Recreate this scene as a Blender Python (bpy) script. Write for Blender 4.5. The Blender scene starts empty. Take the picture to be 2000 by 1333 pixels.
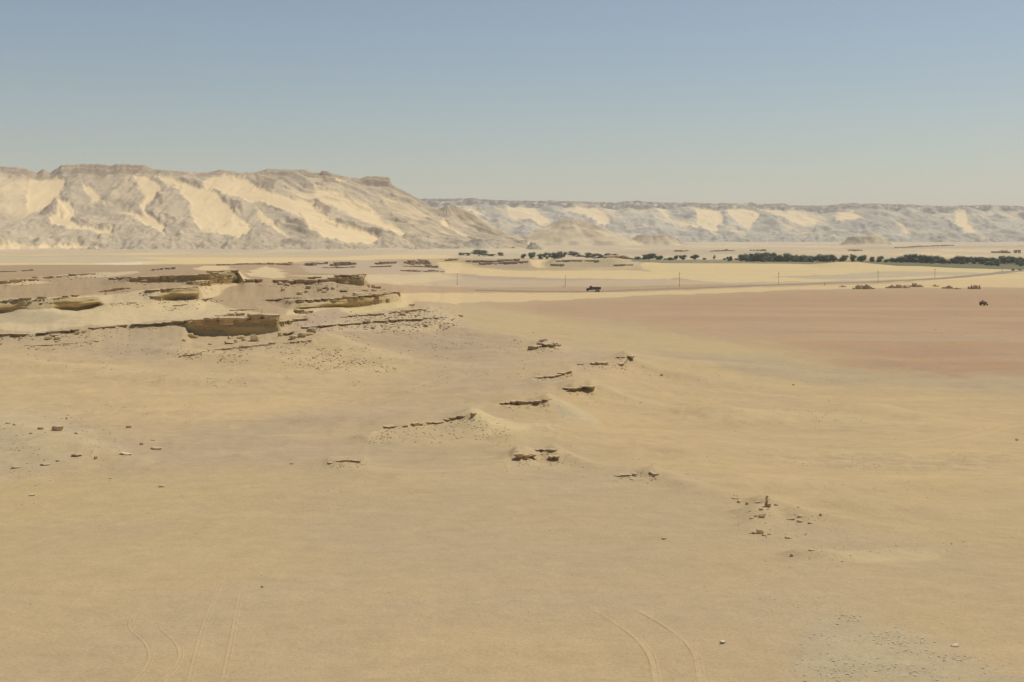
import bpy, bmesh, math, random
import numpy as np
from mathutils import Vector

random.seed(7)
RNG = np.random.default_rng(11)
SC = bpy.context.scene
COL = SC.collection

# ------------------------------------------------------------------ camera
F = 2144.0            # focal length in photo pixels (photo 2000 x 1333)
HC = 35.0             # height of the camera above the plain
VH = 462.0            # photo row of the horizon
cam_d = bpy.data.cameras.new('camera')
cam_d.sensor_width = 36.0
cam_d.lens = F / 2000.0 * 36.0
cam_d.shift_y = -(666.5 - VH) / 2000.0
cam_d.clip_start = 0.5
cam_d.clip_end = 60000.0
cam = bpy.data.objects.new('camera', cam_d)
COL.objects.link(cam)
cam.location = (0, 0, HC)
cam.rotation_euler = (math.radians(90), 0, 0)
SC.camera = cam

# ------------------------------------------------------------------ sky and sun
SUN_EL, SUN_AZ = math.radians(62), math.radians(60)     # azimuth from +Y towards +X
w = bpy.data.worlds.new('World')
SC.world = w
w.use_nodes = True
wn = w.node_tree
wn.nodes.clear()
sky = wn.nodes.new('ShaderNodeTexSky')
sky.sky_type = 'NISHITA'
sky.sun_disc = False
sky.sun_elevation = SUN_EL
sky.sun_rotation = SUN_AZ
sky.altitude = 200
sky.air_density = 1.22
sky.dust_density = 0.85
sky.ozone_density = 1.5
bg = wn.nodes.new('ShaderNodeBackground')
bg.inputs['Strength'].default_value = 0.078
wo = wn.nodes.new('ShaderNodeOutputWorld')
hs = wn.nodes.new('ShaderNodeHueSaturation')
hs.inputs['Saturation'].default_value = 0.9
wn.links.new(sky.outputs[0], hs.inputs['Color'])
wn.links.new(hs.outputs[0], bg.inputs['Color'])
wn.links.new(bg.outputs[0], wo.inputs['Surface'])
sun_d = bpy.data.lights.new('sun', 'SUN')
sun_d.energy = 3.6
sun_d.angle = math.radians(0.53)
sun_d.color = (1.0, 0.95, 0.87)
sun = bpy.data.objects.new('sun', sun_d)
COL.objects.link(sun)
sv = Vector((math.cos(SUN_EL) * math.sin(SUN_AZ), math.cos(SUN_EL) * math.cos(SUN_AZ), math.sin(SUN_EL)))
sun.rotation_euler = sv.to_track_quat('Z', 'Y').to_euler()
sun.location = (0, 0, 400)

vs = SC.view_settings
vs.view_transform = 'Standard'
vs.look = 'None'
vs.exposure = 0.0
vs.gamma = 1.0
vs.use_curve_mapping = False
SC.render.engine = 'CYCLES'
SC.cycles.use_denoising = True
SC.cycles.max_bounces = 5
SC.cycles.volume_bounces = 1

# ------------------------------------------------------------------ helpers
LIGHT = 1.24          # what a flat sunlit surface shows per unit of albedo


def lin(c):
    c = np.asarray(c, float) / 255.0
    return np.where(c <= 0.04045, c / 12.92, ((c + 0.055) / 1.055) ** 2.4)


def alb(*rgb):        # seen colour (sRGB 0..255) -> albedo
    return lin(rgb) / LIGHT


def hash2(ix, iy, seed):
    h = (ix.astype(np.int64) * 374761393 + iy.astype(np.int64) * 668265263 + seed * 1442695041) & 0x7fffffff
    h = ((h ^ (h >> 13)) * 1274126177) & 0x7fffffff
    h = ((h ^ (h >> 16)) * 2246822519) & 0x7fffffff
    return (h & 0xffffff) / float(0xffffff)


def vnoise(x, y, seed=0):
    x = np.asarray(x, float); y = np.asarray(y, float)
    ix = np.floor(x); iy = np.floor(y)
    fx = x - ix; fy = y - iy
    fx = fx * fx * (3 - 2 * fx); fy = fy * fy * (3 - 2 * fy)
    a = hash2(ix, iy, seed); b = hash2(ix + 1, iy, seed)
    c = hash2(ix, iy + 1, seed); d = hash2(ix + 1, iy + 1, seed)
    return (a + (b - a) * fx) * (1 - fy) + (c + (d - c) * fx) * fy


def fbm(x, y, seed=0, oct=4, gain=0.5):
    s = 0.0; a = 1.0; t = 0.0
    for i in range(oct):
        s = s + a * (vnoise(x * 2 ** i, y * 2 ** i, seed + 17 * i) * 2 - 1)
        t += a; a *= gain
    return s / t


def ridged(x, y, seed=0, oct=4):
    s = 0.0; a = 1.0; t = 0.0
    for i in range(oct):
        s = s + a * (1 - np.abs(vnoise(x * 2 ** i, y * 2 ** i, seed + 31 * i) * 2 - 1))
        t += a; a *= 0.55
    return s / t


def sstep(a, b, x):
    t = np.clip((x - a) / (b - a), 0, 1)
    return t * t * (3 - 2 * t)


def sdf_poly(px, py, poly):
    """signed distance (negative inside) to a polygon, vectorised"""
    P = np.asarray(poly, float)
    d2 = np.full(px.shape, 1e18)
    inside = np.zeros(px.shape, bool)
    n = len(P)
    for i in range(n):
        ax, ay = P[i]; bx, by = P[(i + 1) % n]
        ex, ey = bx - ax, by - ay
        wx, wy = px - ax, py - ay
        t = np.clip((wx * ex + wy * ey) / max(ex * ex + ey * ey, 1e-9), 0, 1)
        dx, dy = wx - ex * t, wy - ey * t
        d2 = np.minimum(d2, dx * dx + dy * dy)
        c1 = (ay > py) != (by > py)
        if abs(ey) > 1e-9:
            xc = ax + (py - ay) * ex / ey
            inside ^= c1 & (px < xc)
    d = np.sqrt(d2)
    return np.where(inside, -d, d)


def polymask(px, py, poly, soft, ys=1.0):
    """1 inside, 0 outside; ys stretches rows so that flat shapes get soft ends and crisp rims"""
    P = [(a, b * ys) for a, b in poly]
    return 1 - sstep(-soft, soft, sdf_poly(px, py * ys, P))


def mesh_from(name, verts, faces, mat=None, smooth=False, parent=None):
    me = bpy.data.meshes.new(name)
    me.from_pydata([tuple(v) for v in verts], [], faces)
    me.update()
    if smooth:
        me.polygons.foreach_set('use_smooth', [True] * len(me.polygons))
    o = bpy.data.objects.new(name, me)
    COL.objects.link(o)
    if mat:
        me.materials.append(mat)
    if parent:
        o.parent = parent
    return o


def grid_mesh(name, X, Y, Z, mat, colors=None, smooth=True, attrs=None):
    """X,Y,Z are (rows, cols) arrays"""
    R, C = X.shape
    co = np.stack([X, Y, Z], -1).reshape(-1, 3).astype(np.float32)
    idx = np.arange(R * C).reshape(R, C)
    q = np.stack([idx[:-1, :-1], idx[:-1, 1:], idx[1:, 1:], idx[1:, :-1]], -1).reshape(-1, 4)
    me = bpy.data.meshes.new(name)
    me.vertices.add(len(co)); me.vertices.foreach_set('co', co.ravel())
    me.loops.add(q.size); me.loops.foreach_set('vertex_index', q.ravel().astype(np.int32))
    me.polygons.add(len(q))
    me.polygons.foreach_set('loop_start', np.arange(0, q.size, 4, dtype=np.int32))
    me.polygons.foreach_set('loop_total', np.full(len(q), 4, np.int32))
    if smooth:
        me.polygons.foreach_set('use_smooth', np.ones(len(q), bool))
    me.update(calc_edges=True)
    if colors is not None:
        a = me.attributes.new('Col', 'FLOAT_COLOR', 'POINT')
        cc = np.ones((R * C, 4), np.float32); cc[:, :3] = colors.reshape(-1, 3)
        a.data.foreach_set('color', cc.ravel())
    for k, v in (attrs or {}).items():
        a = me.attributes.new(k, 'FLOAT', 'POINT')
        a.data.foreach_set('value', v.astype(np.float32).ravel())
    me.materials.append(mat)
    o = bpy.data.objects.new(name, me)
    COL.objects.link(o)
    return o


def tag(o, label=None, cat=None, group=None, kind=None):
    if label: o['label'] = label
    if cat: o['category'] = cat
    if group: o['group'] = group
    if kind: o['kind'] = kind
    return o


def empty(name, loc):
    o = bpy.data.objects.new(name, None)
    COL.objects.link(o)
    o.location = loc
    o.empty_display_size = 0.5
    return o


# ------------------------------------------------------------------ materials
def new_mat(name, rough=0.95):
    m = bpy.data.materials.new(name)
    m.use_nodes = True
    nt = m.node_tree
    b = nt.nodes['Principled BSDF']
    b.inputs['Roughness'].default_value = rough
    b.inputs['Specular IOR Level'].default_value = 0.08
    return m, nt, b


def N(nt, t, **kw):
    n = nt.nodes.new(t)
    for k, v in kw.items():
        setattr(n, k, v)
    return n


def noise_node(nt, vec, scale, detail=4, rough=0.55, dist=0.0):
    n = N(nt, 'ShaderNodeTexNoise')
    n.inputs['Scale'].default_value = scale
    n.inputs['Detail'].default_value = detail
    n.inputs['Roughness'].default_value = rough
    n.inputs['Distortion'].default_value = dist
    nt.links.new(vec, n.inputs['Vector'])
    return n.outputs['Fac']


def maprange(nt, val, a, b, c, d, clamp=True):
    n = N(nt, 'ShaderNodeMapRange')
    n.clamp = clamp
    nt.links.new(val, n.inputs['Value'])
    for k, x in zip(('From Min', 'From Max', 'To Min', 'To Max'), (a, b, c, d)):
        n.inputs[k].default_value = x
    return n.outputs['Result']


def mathn(nt, op, a, b):
    n = N(nt, 'ShaderNodeMath', operation=op)
    for i, x in enumerate((a, b)):
        if isinstance(x, (int, float)):
            n.inputs[i].default_value = x
        else:
            nt.links.new(x, n.inputs[i])
    return n.outputs[0]


def mixc(nt, fac, a, b, mode='MIX'):
    n = N(nt, 'ShaderNodeMix', data_type='RGBA', blend_type=mode)
    for i, x in ((0, fac), (6, a), (7, b)):
        if isinstance(x, (int, float)):
            n.inputs[i].default_value = x
        elif isinstance(x, (tuple, list, np.ndarray)):
            n.inputs[i].default_value = (*[float(t) for t in x[:3]], 1)
        else:
            nt.links.new(x, n.inputs[i])
    return n.outputs[2]


def mapping(nt, vec, scale=(1, 1, 1), rot=(0, 0, 0)):
    n = N(nt, 'ShaderNodeMapping')
    n.inputs['Scale'].default_value = scale
    n.inputs['Rotation'].default_value = rot
    nt.links.new(vec, n.inputs['Vector'])
    return n.outputs['Vector']


def vary(nt, col, fac, amt):
    """multiply a colour by 1 +- amt after a 0..1 factor"""
    v = maprange(nt, fac, 0.25, 0.75, 1 - amt, 1 + amt)
    c = N(nt, 'ShaderNodeCombineColor')
    for i in range(3):
        nt.links.new(v, c.inputs[i])
    return mixc(nt, 1.0, col, c.outputs[0], 'MULTIPLY')


def bump(nt, b, h, strength, dist):
    n = N(nt, 'ShaderNodeBump')
    n.inputs['Strength'].default_value = strength
    n.inputs['Distance'].default_value = dist
    nt.links.new(h, n.inputs['Height'])
    nt.links.new(n.outputs[0], b.inputs['Normal'])


def ground_material():
    m, nt, b = new_mat('desert_ground')
    at = N(nt, 'ShaderNodeAttribute', attribute_name='Col')
    st = N(nt, 'ShaderNodeAttribute', attribute_name='stony')
    tc = N(nt, 'ShaderNodeTexCoord').outputs['Object']
    col = at.outputs['Color']
    big = noise_node(nt, tc, 0.035, 5, 0.6, 0.4)
    # warm yellow sand drifting over greyer gravel
    col = mixc(nt, maprange(nt, big, 0.40, 0.62, 0.0, 1.0), mixc(nt, 1.0, col, (0.99, 0.982, 1.0), 'MULTIPLY'),
               mixc(nt, 1.0, col, (1.035, 1.012, 0.955), 'MULTIPLY'))
    streak = noise_node(nt, mapping(nt, tc, (0.045, 0.14, 0.2), (0, 0, math.radians(24))), 1.0, 5, 0.6, 0.3)
    col = vary(nt, col, streak, 0.035)
    streak2 = noise_node(nt, mapping(nt, tc, (0.35, 0.8, 0.5), (0, 0, math.radians(-28))), 1.0, 4, 0.6, 0.2)
    col = vary(nt, col, streak2, 0.04)
    mid = noise_node(nt, tc, 0.5, 5, 0.65)
    col = vary(nt, col, mid, 0.06)
    fine = noise_node(nt, tc, 5.0, 4, 0.7)
    col = vary(nt, col, fine, 0.12)
    grit = noise_node(nt, tc, 17.0, 3, 0.7)
    col = vary(nt, col, grit, 0.13)
    # sparse dark and pale gravel grains
    vo = N(nt, 'ShaderNodeTexVoronoi')
    vo.inputs['Scale'].default_value = 2.6
    nt.links.new(tc, vo.inputs['Vector'])
    clus = maprange(nt, noise_node(nt, tc, 0.13, 4, 0.6), 0.45, 0.7, 0.0, 1.0)
    g = mathn(nt, 'MULTIPLY', maprange(nt, vo.outputs['Distance'], 0.06, 0.13, 1.0, 0.0), clus)
    g = mathn(nt, 'MULTIPLY', g, mathn(nt, 'ADD', mathn(nt, 'MULTIPLY', st.outputs['Fac'], 0.75), 0.16))
    grain_col = mixc(nt, vo.outputs['Color'], (0.30, 0.27, 0.2), (0.10, 0.075, 0.05))
    col = mixc(nt, g, col, grain_col)
    vo2 = N(nt, 'ShaderNodeTexVoronoi')
    vo2.inputs['Scale'].default_value = 0.8
    nt.links.new(tc, vo2.inputs['Vector'])
    g2 = mathn(nt, 'MULTIPLY', maprange(nt, vo2.outputs['Distance'], 0.05, 0.11, 1.0, 0.0), maprange(nt, noise_node(nt, tc, 0.06, 4, 0.6), 0.46, 0.62, 0.0, 1.0))
    g2 = mathn(nt, 'MULTIPLY', g2, mathn(nt, 'ADD', mathn(nt, 'MULTIPLY', st.outputs['Fac'], 0.9), 0.1))
    col = mixc(nt, g2, col, mixc(nt, vo2.outputs['Color'], (0.34, 0.29, 0.2), (0.13, 0.095, 0.06)))
    nt.links.new(col, b.inputs['Base Color'])
    big_b = noise_node(nt, tc, 0.22, 4, 0.6)
    h = mathn(nt, 'ADD', mathn(nt, 'MULTIPLY', mid, 0.5), mathn(nt, 'MULTIPLY', fine, 0.12))
    h = mathn(nt, 'ADD', h, mathn(nt, 'MULTIPLY', big_b, 0.45))
    h = mathn(nt, 'ADD', h, mathn(nt, 'MULTIPLY', grit, 0.03))
    bump(nt, b, h, 0.8, 0.4)
    return m


def cliff_material():
    m, nt, b = new_mat('cliff_rock')
    at = N(nt, 'ShaderNodeAttribute', attribute_name='Col')
    st = N(nt, 'ShaderNodeAttribute', attribute_name='stony')
    tc = N(nt, 'ShaderNodeTexCoord').outputs['Object']
    col = at.outputs['Color']
    n1 = noise_node(nt, tc, 0.02, 6, 0.65, 0.3)
    n2 = noise_node(nt, mapping(nt, tc, (0.008, 0.008, 0.11)), 1.0, 5, 0.6, 0.3)
    n3 = noise_node(nt, tc, 0.11, 4, 0.7)
    c2 = vary(nt, vary(nt, vary(nt, col, n1, 0.09), n2, 0.08), n3, 0.07)
    col = mixc(nt, st.outputs['Fac'], vary(nt, col, n1, 0.03), c2)
    nt.links.new(col, b.inputs['Base Color'])
    h = mathn(nt, 'MULTIPLY', mathn(nt, 'ADD', n1, mathn(nt, 'MULTIPLY', n3, 0.25)), st.outputs['Fac'])
    bump(nt, b, h, 0.6, 6.0)
    return m


def rock_material(name, face, top, dark):
    """bedded sandstone: banded faces, wind-blown sand lying on the flat tops"""
    m, nt, b = new_mat(name)
    ge = N(nt, 'ShaderNodeNewGeometry')
    tc = N(nt, 'ShaderNodeTexCoord').outputs['Object']
    pos = ge.outputs['Position']
    band = noise_node(nt, mapping(nt, pos, (0.12, 0.12, 2.6)), 1.0, 4, 0.6, 0.25)
    lump = noise_node(nt, pos, 0.9, 5, 0.65)
    col = mixc(nt, maprange(nt, band, 0.35, 0.65, 0, 1), dark, face)
    oi = N(nt, 'ShaderNodeObjectInfo')
    col = vary(nt, col, maprange(nt, oi.outputs['Random'], 0, 1, 0.2, 0.8), 0.16)
    col = vary(nt, col, lump, 0.14)
    sx = N(nt, 'ShaderNodeSeparateXYZ')
    nt.links.new(ge.outputs['Normal'], sx.inputs[0])
    fac = mathn(nt, 'ADD', sx.outputs['Z'], mathn(nt, 'MULTIPLY', mathn(nt, 'SUBTRACT', lump, 0.5), 0.7))
    col = mixc(nt, maprange(nt, fac, 0.62, 0.85, 0, 0.96), col, top)
    nt.links.new(col, b.inputs['Base Color'])
    h = mathn(nt, 'ADD', mathn(nt, 'MULTIPLY', band, 0.6), lump)
    bump(nt, b, h, 0.6, 0.25)
    return m


def plain_material(name, rgb, rough=0.8, amt=0.12, scale=1.5, spec=0.2):
    m, nt, b = new_mat(name, rough)
    b.inputs['Specular IOR Level'].default_value = spec
    tc = N(nt, 'ShaderNodeTexCoord').outputs['Object']
    n = noise_node(nt, tc, scale, 4, 0.6)
    rgbn = N(nt, 'ShaderNodeRGB')
    rgbn.outputs[0].default_value = (*[float(x) for x in rgb], 1)
    nt.links.new(vary(nt, rgbn.outputs[0], n, amt), b.inputs['Base Color'])
    return m


def leaf_material(name, rgb):
    m, nt, b = new_mat(name, 0.7)
    oi = N(nt, 'ShaderNodeObjectInfo')
    tc = N(nt, 'ShaderNodeTexCoord').outputs['Object']
    rgbn = N(nt, 'ShaderNodeRGB')
    rgbn.outputs[0].default_value = (*rgb, 1)
    col = vary(nt, rgbn.outputs[0], noise_node(nt, tc, 0.6, 3, 0.6), 0.35)
    col = vary(nt, col, maprange(nt, oi.outputs['Random'], 0, 1, 0.25, 0.75), 0.3)
    nt.links.new(col, b.inputs['Base Color'])
    return m


M_ground = ground_material()
M_cliff = cliff_material()
SAND = alb(206, 183, 138)
M_rock = rock_material('brown_sandstone', (0.56, 0.40, 0.22), (0.47, 0.36, 0.21), (0.47, 0.31, 0.155))
M_rock_pale = rock_material('pale_sandstone', (0.55, 0.43, 0.23), SAND, (0.42, 0.315, 0.155))
M_rock_far = rock_material('weathered_sandstone', (0.50, 0.385, 0.25), (0.45, 0.345, 0.22), (0.40, 0.295, 0.185))
M_white_stone = rock_material('white_stone', (0.56, 0.465, 0.31), (0.58, 0.49, 0.34), (0.5, 0.40, 0.26))
M_track = plain_material('disturbed_sand', alb(203, 181, 136), 0.95, 0.06, 2.0, 0.05)

# ------------------------------------------------------------------ the ground, lofted through depth curves
# each curve: {photo column: (photo row, forward distance in m)}
CURVES = [
    {0: (2600, 8)},
    {0: (1800, 25)},
    {0: (1345, 48)},
    {0: (1180, 63)},
    {0: (1050, 84)},
    {0: (960, 104), 1000: (960, 105), 2000: (960, 108)},
    {0: (900, 122), 1050: (900, 122), 1300: (900, 124), 1600: (900, 130), 2000: (900, 132)},
    {0: (850, 143), 1000: (850, 142), 1300: (850, 152), 1600: (850, 165), 2000: (850, 168)},
    {0: (800, 168), 900: (800, 168), 1100: (800, 172), 1300: (800, 188), 1600: (800, 205), 2000: (800, 208)},
    {0: (750, 206), 800: (750, 208), 1100: (750, 200), 1300: (750, 230), 1600: (750, 250), 2000: (750, 254)},
    {0: (715, 236), 400: (715, 238), 800: (715, 245), 1000: (715, 235), 1180: (715, 232), 1300: (715, 265),
     1600: (715, 290), 2000: (715, 293)},
    {0: (690, 255), 300: (690, 256), 600: (680, 265), 850: (680, 285), 1100: (680, 280), 1250: (680, 310),
     1500: (680, 338), 2000: (680, 344)},
    # foot of the long ledge on the left
    {0: (660.5, 272.6), 60: (660, 273), 180: (648, 280), 250: (642, 290.4), 360: (636, 287.6), 372: (654, 285.6), 450: (656, 285.6), 545: (648, 289.6),
     560: (650, 289), 620: (655, 288), 700: (645, 296), 800: (642, 305), 900: (650, 315), 1050: (662, 320),
     1200: (655, 360), 1500: (650, 395), 2000: (650, 399)},
    # its top
    {0: (655, 273.5), 60: (655, 274), 180: (643, 281), 250: (637, 291.5), 360: (631, 288.5), 372: (630, 286.0), 450: (624, 286.0),
     545: (619, 290), 560: (631, 305), 615: (624, 315), 700: (634, 310), 780: (627, 322), 860: (623, 335),
     900: (640, 330), 1050: (655, 330), 1200: (650, 372), 1500: (646, 405), 2000: (646, 407)},
    {0: (625, 292), 100: (620, 296), 200: (615, 300), 300: (615, 306), 390: (612, 312), 450: (607, 315), 545: (606, 318),
     620: (609, 330), 700: (612, 338), 800: (607, 350), 840: (603, 356), 900: (625, 360), 1050: (640, 370),
     1200: (635, 420), 2000: (625, 460)},
    # foot of the pale upper banks
    {0: (612, 302.0), 34: (606, 304.0), 60: (604, 304.0), 100: (603, 306), 118: (604, 308.6), 150: (606, 312.0), 190: (598, 315.8), 200: (597, 314), 215: (596, 314), 250: (594, 316), 298: (592, 320), 325: (588, 326.0),
     388: (588, 330.6), 399: (598, 333), 500: (588, 345), 572: (606, 340), 620: (602, 342), 700: (599, 352), 775: (590, 362),
     800: (600, 368), 840: (598, 372), 900: (612, 395), 1050: (625, 430), 1200: (615, 490), 2000: (600, 543)},
    # their tops
    {0: (592, 302.5), 40: (586, 305), 115: (581, 309), 195: (579, 317), 215: (578, 322), 250: (572, 325), 300: (568, 325), 388: (562, 331),
     398: (586, 345), 500: (578, 362), 572: (590, 343), 660: (586, 346.5), 720: (581, 355), 775: (573, 365),
     787: (591, 378), 840: (594, 385), 900: (606, 430), 1050: (612, 480), 1200: (600, 543), 2000: (588, 596)},
    # foot of the mesa caps
    {0: (572, 350), 100: (568, 355), 200: (562, 360), 253: (552, 373.6), 360: (551, 378.6), 412: (559, 380.1), 466: (553, 393.5),
     478: (554, 382), 540: (556, 385), 600: (559, 388), 640: (552, 389), 675: (556, 391.6), 712: (561, 392.6), 722: (566, 395), 770: (568, 395),
     787: (583, 420), 840: (588, 430), 900: (592, 510), 1050: (594, 560), 1200: (585, 605), 2000: (575, 664)},
    # mesa rims
    {0: (563, 385), 100: (561, 388), 200: (557, 392), 253: (544, 374), 360: (542, 379), 412: (537, 380.5), 466: (532, 394),
     476: (550, 385), 540: (549, 387.5), 585: (550, 390), 650: (545, 391.5), 712: (542, 393), 720: (561, 410), 770: (563, 420),
     787: (577, 500), 840: (578, 540), 900: (580, 600), 1050: (582, 620), 1200: (576, 658), 2000: (566, 721)},
    {0: (549, 450), 78: (546, 455), 200: (541, 460), 300: (533, 480), 412: (529, 470), 466: (526, 480), 490: (540, 440), 540: (538, 450),
     650: (536, 450), 712: (534, 450), 770: (546, 560), 840: (560, 680), 900: (565, 700), 1050: (563, 735),
     1200: (562, 750), 2000: (553, 825)},
    {0: (530, 570), 200: (527, 580), 466: (523, 580), 600: (529, 620), 770: (536, 720), 840: (543, 830), 900: (548, 860),
     1200: (552, 830), 1500: (549, 860), 2000: (545, 905)},
    {0: (518, 680), 200: (517, 690), 466: (516, 720), 600: (523, 760), 770: (529, 860), 850: (531, 900), 900: (536, 950),
     1000: (537, 960), 1200: (537, 950), 1300: (532, 980), 1600: (531, 980), 1700: (535, 985), 2000: (535, 1000)},
    # foot of the far mesas and of the dunes
    {0: (512, 800), 465: (510, 830), 600: (520, 860), 700: (520, 880), 770: (519, 920), 850: (523, 970), 900: (522, 1000),
     1000: (526, 1010), 1100: (525, 1020), 1240: (521, 1030), 1300: (521, 1030), 1450: (520, 1030), 1600: (524, 1030),
     1660: (521, 1030), 1720: (526, 1025), 1900: (531, 1020), 2000: (532, 1020)},
    # crest of both
    {0: (508, 900), 465: (505, 900), 585: (512, 880), 600: (513, 878), 640: (512, 890), 650: (511.5, 895), 695: (511.5, 897), 740: (511.5, 930), 785: (507.5, 935),
     840: (507, 975), 860: (512, 985), 900: (507, 1015), 1035: (507, 1027), 1055: (513, 1045), 1080: (507, 1035),
     1200: (504, 1040), 1240: (512, 1050), 1300: (515.5, 1080), 1450: (516, 1090), 1550: (517.5, 1090),
     1580: (519, 1080), 1612: (514.5, 1065), 1640: (511.8, 1060), 1680: (512.3, 1060), 1720: (517.5, 1065), 1750: (521, 1070), 1800: (521.5, 1060), 1870: (526, 1060),
     2000: (529, 1060)},
    {0: (504, 1100), 465: (502, 1100), 850: (504, 1150), 1000: (507, 1200), 1240: (512, 1200), 1300: (513, 1200),
     1500: (513.5, 1200), 1700: (515, 1180), 1850: (520, 1160), 2000: (523, 1150)},
    {0: (499, 1350), 465: (500, 1350), 900: (501, 1350), 1000: (505, 1350), 1240: (509, 1350), 1600: (511, 1350),
     1800: (512, 1330), 2000: (515, 1300)},
    {0: (494, 1700), 800: (496, 1700), 1200: (499, 1650), 2000: (502, 1600)},
    {0: (489, 2100), 900: (490, 2100), 2000: (490.5, 2100)},
    {0: (481, 2900)},
    {0: (474.5, 4600)},
    {0: (469, 8800)},
]
CLIFF_SEG = {12: 1, 15: 1, 17: 1, 22: 1}     # segment index (curve i -> i+1) that is a cliff
uu = np.concatenate([np.arange(-1600, -120, 20.0), np.arange(-120, 2120, 2.5), np.arange(2120, 3601, 20.0)])
NU = len(uu)


def gsmooth(a, sig):
    n = int(math.ceil(sig * 3))
    k = np.exp(-0.5 * (np.arange(-n, n + 1) / sig) ** 2); k /= k.sum()
    return np.convolve(np.pad(a, n, mode='edge'), k, mode='valid')


cv, cy = [], []
for i, c in enumerate(CURVES):
    ks = sorted(c)
    v_ = np.interp(uu, ks, [c[k][0] for k in ks])
    iy_ = np.interp(uu, ks, [1.0 / c[k][1] for k in ks])
    s = 1.2 if 11 < i < 24 else 5.0
    v_ = gsmooth(v_, s)
    if i in (13, 16, 18):
        v_ = v_ + 1.5 * fbm(uu / 13, uu * 0, 200 + i, 3) * ((uu > -200) & (uu < 870))
    if i in (12, 15, 17):
        v_ = v_ + 1.6 * fbm(uu / 20, uu * 0, 220 + i, 3) * ((uu > -200) & (uu < 870))
    cv.append(v_); cy.append(gsmooth(iy_, s))
rows_v, rows_iy, rows_cl, rows_seg = [], [], [], []
infr = (uu > -50) & (uu < 2050)
for i in range(len(CURVES) - 1):
    dv = np.max(np.abs(cv[i + 1] - cv[i])[infr])
    n = int(np.clip(math.ceil(dv / 1.35), 4, 150))
    if i < 2:
        n = 14
    if CLIFF_SEG.get(i): n = max(n, 14)
    for k in range(n):
        t = k / n
        rows_v.append(cv[i] * (1 - t) + cv[i + 1] * t)
        rows_iy.append(cy[i] * (1 - t) + cy[i + 1] * t)
        rows_cl.append(1.0 if CLIFF_SEG.get(i) else 0.0)
        rows_seg.append(i + t)
rows_v.append(cv[-1]); rows_iy.append(cy[-1]); rows_cl.append(0.0); rows_seg.append(len(CURVES) - 1.0)
GV = np.array(rows_v); GY = 1.0 / np.array(rows_iy)
CL = np.array(rows_cl)
GU = np.broadcast_to(uu, GV.shape)
GX = (GU - 1000.0) / F * GY
GZ = HC - (GV - VH) * GY / F
# round the breaks of slope (cliffs keep theirs)
soft = 1 - np.clip(np.convolve(CL, np.ones(9), 'same'), 0, 1)
for _ in range(14):
    s = GZ.copy()
    s[1:-1] = (GZ[:-2] + 2 * GZ[1:-1] + GZ[2:]) / 4
    GZ = GZ + (s - GZ) * soft[:, None]
# undulation of the ground itself
amp = np.interp(GY, [0, 40, 100, 200, 320, 500, 900, 1500, 4000], [.05, .14, .35, .6, .6, .45, .45, .8, 1.5])
calm = 1 - 0.8 * polymask(GU, GV, [(900, 600), (1300, 583), (2300, 562), (2300, 745), (1600, 690), (1250, 632)], 20, 2)
wl = np.interp(GY, [0, 60, 300, 1000, 4000], [9, 12, 24, 45, 160])
for lo, hi in ((9, 16), (16, 40), (40, 160)):
    wgt = np.clip(1 - np.abs(np.log(wl / math.sqrt(lo * hi))) / math.log(hi / lo), 0, 1)
    GZ = GZ + amp * calm * wgt * fbm(GX / math.sqrt(lo * hi), GY / math.sqrt(lo * hi) * 1.4, 5 + lo, 4)
GZ = GZ + polymask(GU, GV, [(1470, 890), (1700, 888), (1970, 888), (1950, 916), (1700, 922), (1550, 914)], 14, 2) * .22 * (ridged(GX / 1.9, GY / 1.9, 191, 2) - .6)
GZ = GZ + (GY > 1500) * sstep(1500, 2000, GY) * (2.8 + 4.5 * (1 - sstep(850, 1100, GU)) * (1 - sstep(2300, 2600, GY))) * (ridged(GX / 70, GY / 90, 193, 3) - .6)
# wash-worn little gullies on the slopes of the left hill and of the spur
gully = polymask(GU, GV, [(-200, 575), (400, 570), (800, 580), (1000, 640), (1300, 690), (1500, 760), (1300, 900), (900, 880), (-200, 960)], 60, 1.6)
GZ = GZ + gully * (0.55 * (ridged(GX / 11 + .5 * fbm(GX / 9, GY / 9, 3, 2), GY / 16, 141, 3) - .6) + .16 * fbm(GX / 2.6, GY / 2.6, 143, 3))
GZ = GZ + (1 - gully) * (GV > 640) * .05 * fbm(GX / 2.2, GY / 2.2, 145, 3)


def column(u):
    j = int(np.clip(np.searchsorted(uu, u) - 1, 0, NU - 2))
    t = float(np.clip((u - uu[j]) / (uu[j + 1] - uu[j]), 0, 1))
    return GY[:, j] * (1 - t) + GY[:, j + 1] * t, GZ[:, j] * (1 - t) + GZ[:, j + 1] * t


def ground_at(u, y):
    Yc, Zc = column(u)
    return Vector(((u - 1000.0) / F * y, y, float(np.interp(y, Yc, Zc))))


def ground_xy(x, y):
    return ground_at(1000.0 + F * x / y, y).z


def unproject(u, v):
    """first point of the ground met by the sight line through photo pixel (u, v)"""
    Yc, Zc = column(u)
    vc = VH + F * (HC - Zc) / Yc
    k = np.nonzero(vc <= v)[0]
    if len(k) == 0:
        i = len(vc) - 1
    else:
        i = max(int(k[0]), 1)
    a, b = vc[i - 1], vc[i]
    t = 0.0 if abs(a - b) < 1e-9 else float(np.clip((a - v) / (a - b), 0, 1))
    iy = (1 - t) / Yc[i - 1] + t / Yc[i]
    y = 1 / iy
    z = HC - (v - VH) * y / F if len(k) else Zc[i]
    return Vector(((u - 1000.0) / F * y, y, z))


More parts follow.
